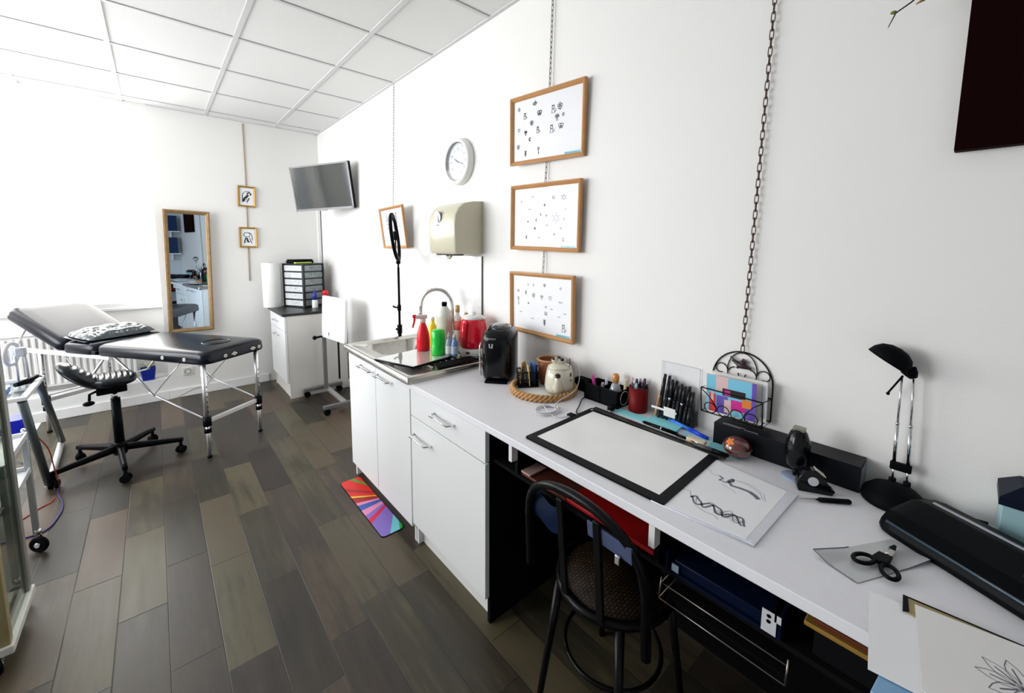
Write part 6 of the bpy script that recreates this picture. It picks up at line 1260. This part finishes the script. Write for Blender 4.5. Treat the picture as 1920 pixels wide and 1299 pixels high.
a = M(); a.box(-0.003, -0.07, 0, 0.003, 0.07, 0.045, 0.001); o = a.build('booklet', mat('slate_blue_print', (0.06, 0.08, 0.16), 0.5), None, (-0.622, 0.535, 0.706)); o.rotation_euler = (0, R(-8), R(-2)); tag(o, 'slate blue booklet clipped behind the chair back', 'booklet')
t = thing('document_tray', 'dark blue desk tray with pale metal clip on the shelf right of the chair', 'document tray', (-0.40, 0.29, 0.6852))
dbl = mat('navy_card', (0.002, 0.006, 0.025), 0.5, spec=0.1)
a = M(); a.box(-0.15, -0.12, 0.0, 0.12, 0.13, 0.006); a.box(-0.15, 0.124, 0.006, 0.12, 0.13, 0.05); a.box(-0.15, -0.12, 0.006, 0.12, -0.114, 0.05); a.build('tray', dbl, t)
a = M(); a.box(-0.145, -0.10, 0.008, 0.1, 0.11, 0.035, 0.003); a.build('binder', mat('blue_binder', (0.0015, 0.005, 0.022), 0.4, spec=0.15), t)
a = M(); a.box(-0.152, -0.112, 0.004, -0.1505, -0.085, 0.052); a.box(-0.152, -0.120, 0.036, -0.1505, -0.108, 0.052); a.mi = 1; a.cyl((-0.1525, -0.098, 0.03), (-0.153, -0.098, 0.03), 0.004, n=14); a.cyl((-0.1525, -0.098, 0.042), (-0.153, -0.098, 0.042), 0.004, n=14)
a.build('metal_clip', [mat('pale_metal_clip', (0.6, 0.62, 0.64), 0.35), black_plastic], t, label='pale metal clip')
a = M(); a.box(-0.153, 0.095, 0.01, -0.1505, 0.112, 0.028); a.build('corner_tab', mat('blue_grey_tab', (0.25, 0.33, 0.4), 0.4), t)
t = thing('wire_file_rack', 'wire rack with two bright rails hanging under the desk shelf', 'rack', (-0.40, 0.28, 0.672))
a = M()
for z, x in ((-0.015, -0.165), (-0.05, -0.175)): a.tube([(x, 0.14, z), (x, -0.13, z)], 0.0014, n=6); a.tube([(x, 0.14, z), (0.1, 0.14, z)], 0.0014, n=6)
a.tube([(0.1, 0.14, 0.0), (0.1, 0.14, -0.05)], 0.002, n=6); a.tube([(-0.165, -0.13, 0.0), (-0.175, -0.13, -0.05)], 0.002, n=6); a.tube([(-0.165, 0.14, 0.0), (-0.175, 0.14, -0.05)], 0.002, n=6)
a.build('wire_rails', mat('rail_metal', (0.35, 0.31, 0.28), 0.35, metal=1.0), t)
a = M(); a.box(-0.16, -0.12, -0.048, 0.09, 0.13, -0.046); a.build('rack_base', shade_board, t)
t = thing('black_storage_box', 'black storage box on the shelf carrying the coloured folders', 'box', (-0.33, -0.10, 0.6845))
a = M(); a.box(-0.20, -0.22, 0.0, 0.20, 0.22, 0.062, 0.002); a.build('box_body', shade_board, t); a = M(); a.box(-0.205, -0.02, 0.03, -0.20, 0.02, 0.04, 0.001); a.build('pull', black_metal, t)
for k, (z, c, nm, lb) in enumerate(((0.0, (0.30, 0.17, 0.035), 'mustard_folder', 'mustard cardboard folder on the black box under the desk'), (0.010, (0.12, 0.03, 0.012), 'brown_folder', 'brown folder lying on the mustard folder'), (0.020, (0.006, 0.035, 0.028), 'green_folder', 'dark green folder on top of the brown folder'))):
    a = M(); a.box(-0.215+0.006*k, -0.24, 0, 0.18, 0.235-0.012*k*(1 if k < 2 else 6), 0.009, 0.002); tag(a.build('file_folder', mat(nm, c, 0.5, spec=0.2), None, (-0.33, -0.10, 0.7472+z)), lb, 'folder')
# ------------------------------------------------------------------ shelves further along the wall (seen in the mirror)
for z, lb in ((1.72, 'upper'), (1.27, 'lower')):
    t = thing('wall_shelf', 'white %s wall shelf behind the viewer, seen in the wall mirror' % lb, 'shelf', (-0.04, YB, z))
    a = M(); a.box(-1.0, 0.0005, 0, 0.0, 0.26, 0.018, 0.002); a.build('board', white_panel, t)
    for x in (-0.85, -0.15): a = M(); a.box(x, 0.0005, -0.12, x+0.02, 0.2, -0.001, 0.002); a.build('bracket', white_panel, t)
navy = mat('navy_box_card', (0.01, 0.03, 0.09), 0.5, spec=0.2)
for x, z, w_, h_, d_, lb in ((-0.62, 1.7385, 0.20, 0.30, 0.22, 'tall navy box at the far end of the upper shelf behind the viewer'), (-0.40, 1.7385, 0.18, 0.26, 0.20, 'pale-fronted box in the middle of the upper shelf behind the viewer'), (-0.18, 1.7385, 0.20, 0.31, 0.22, 'tall navy box near the corner on the upper shelf behind the viewer'), (-0.55, 1.2885, 0.28, 0.27, 0.20, 'wide dark box on the lower shelf behind the viewer'), (-0.20, 1.2885, 0.22, 0.32, 0.22, 'tall dark box near the corner on the lower shelf behind the viewer')):
    t = thing('storage_box', lb, 'box', (x, YB+0.125, z)); a = M(); a.box(-w_/2, -d_/2, 0, w_/2, d_/2, h_-0.03, 0.002); a.build('box_body', navy if x != -0.40 else mat('pale_box_card', (0.4, 0.42, 0.5), 0.5), t); a = M(); a.box(-w_/2-0.003, -d_/2-0.003, h_-0.03, w_/2+0.003, d_/2+0.003, h_, 0.002); a.build('box_lid', navy, t)
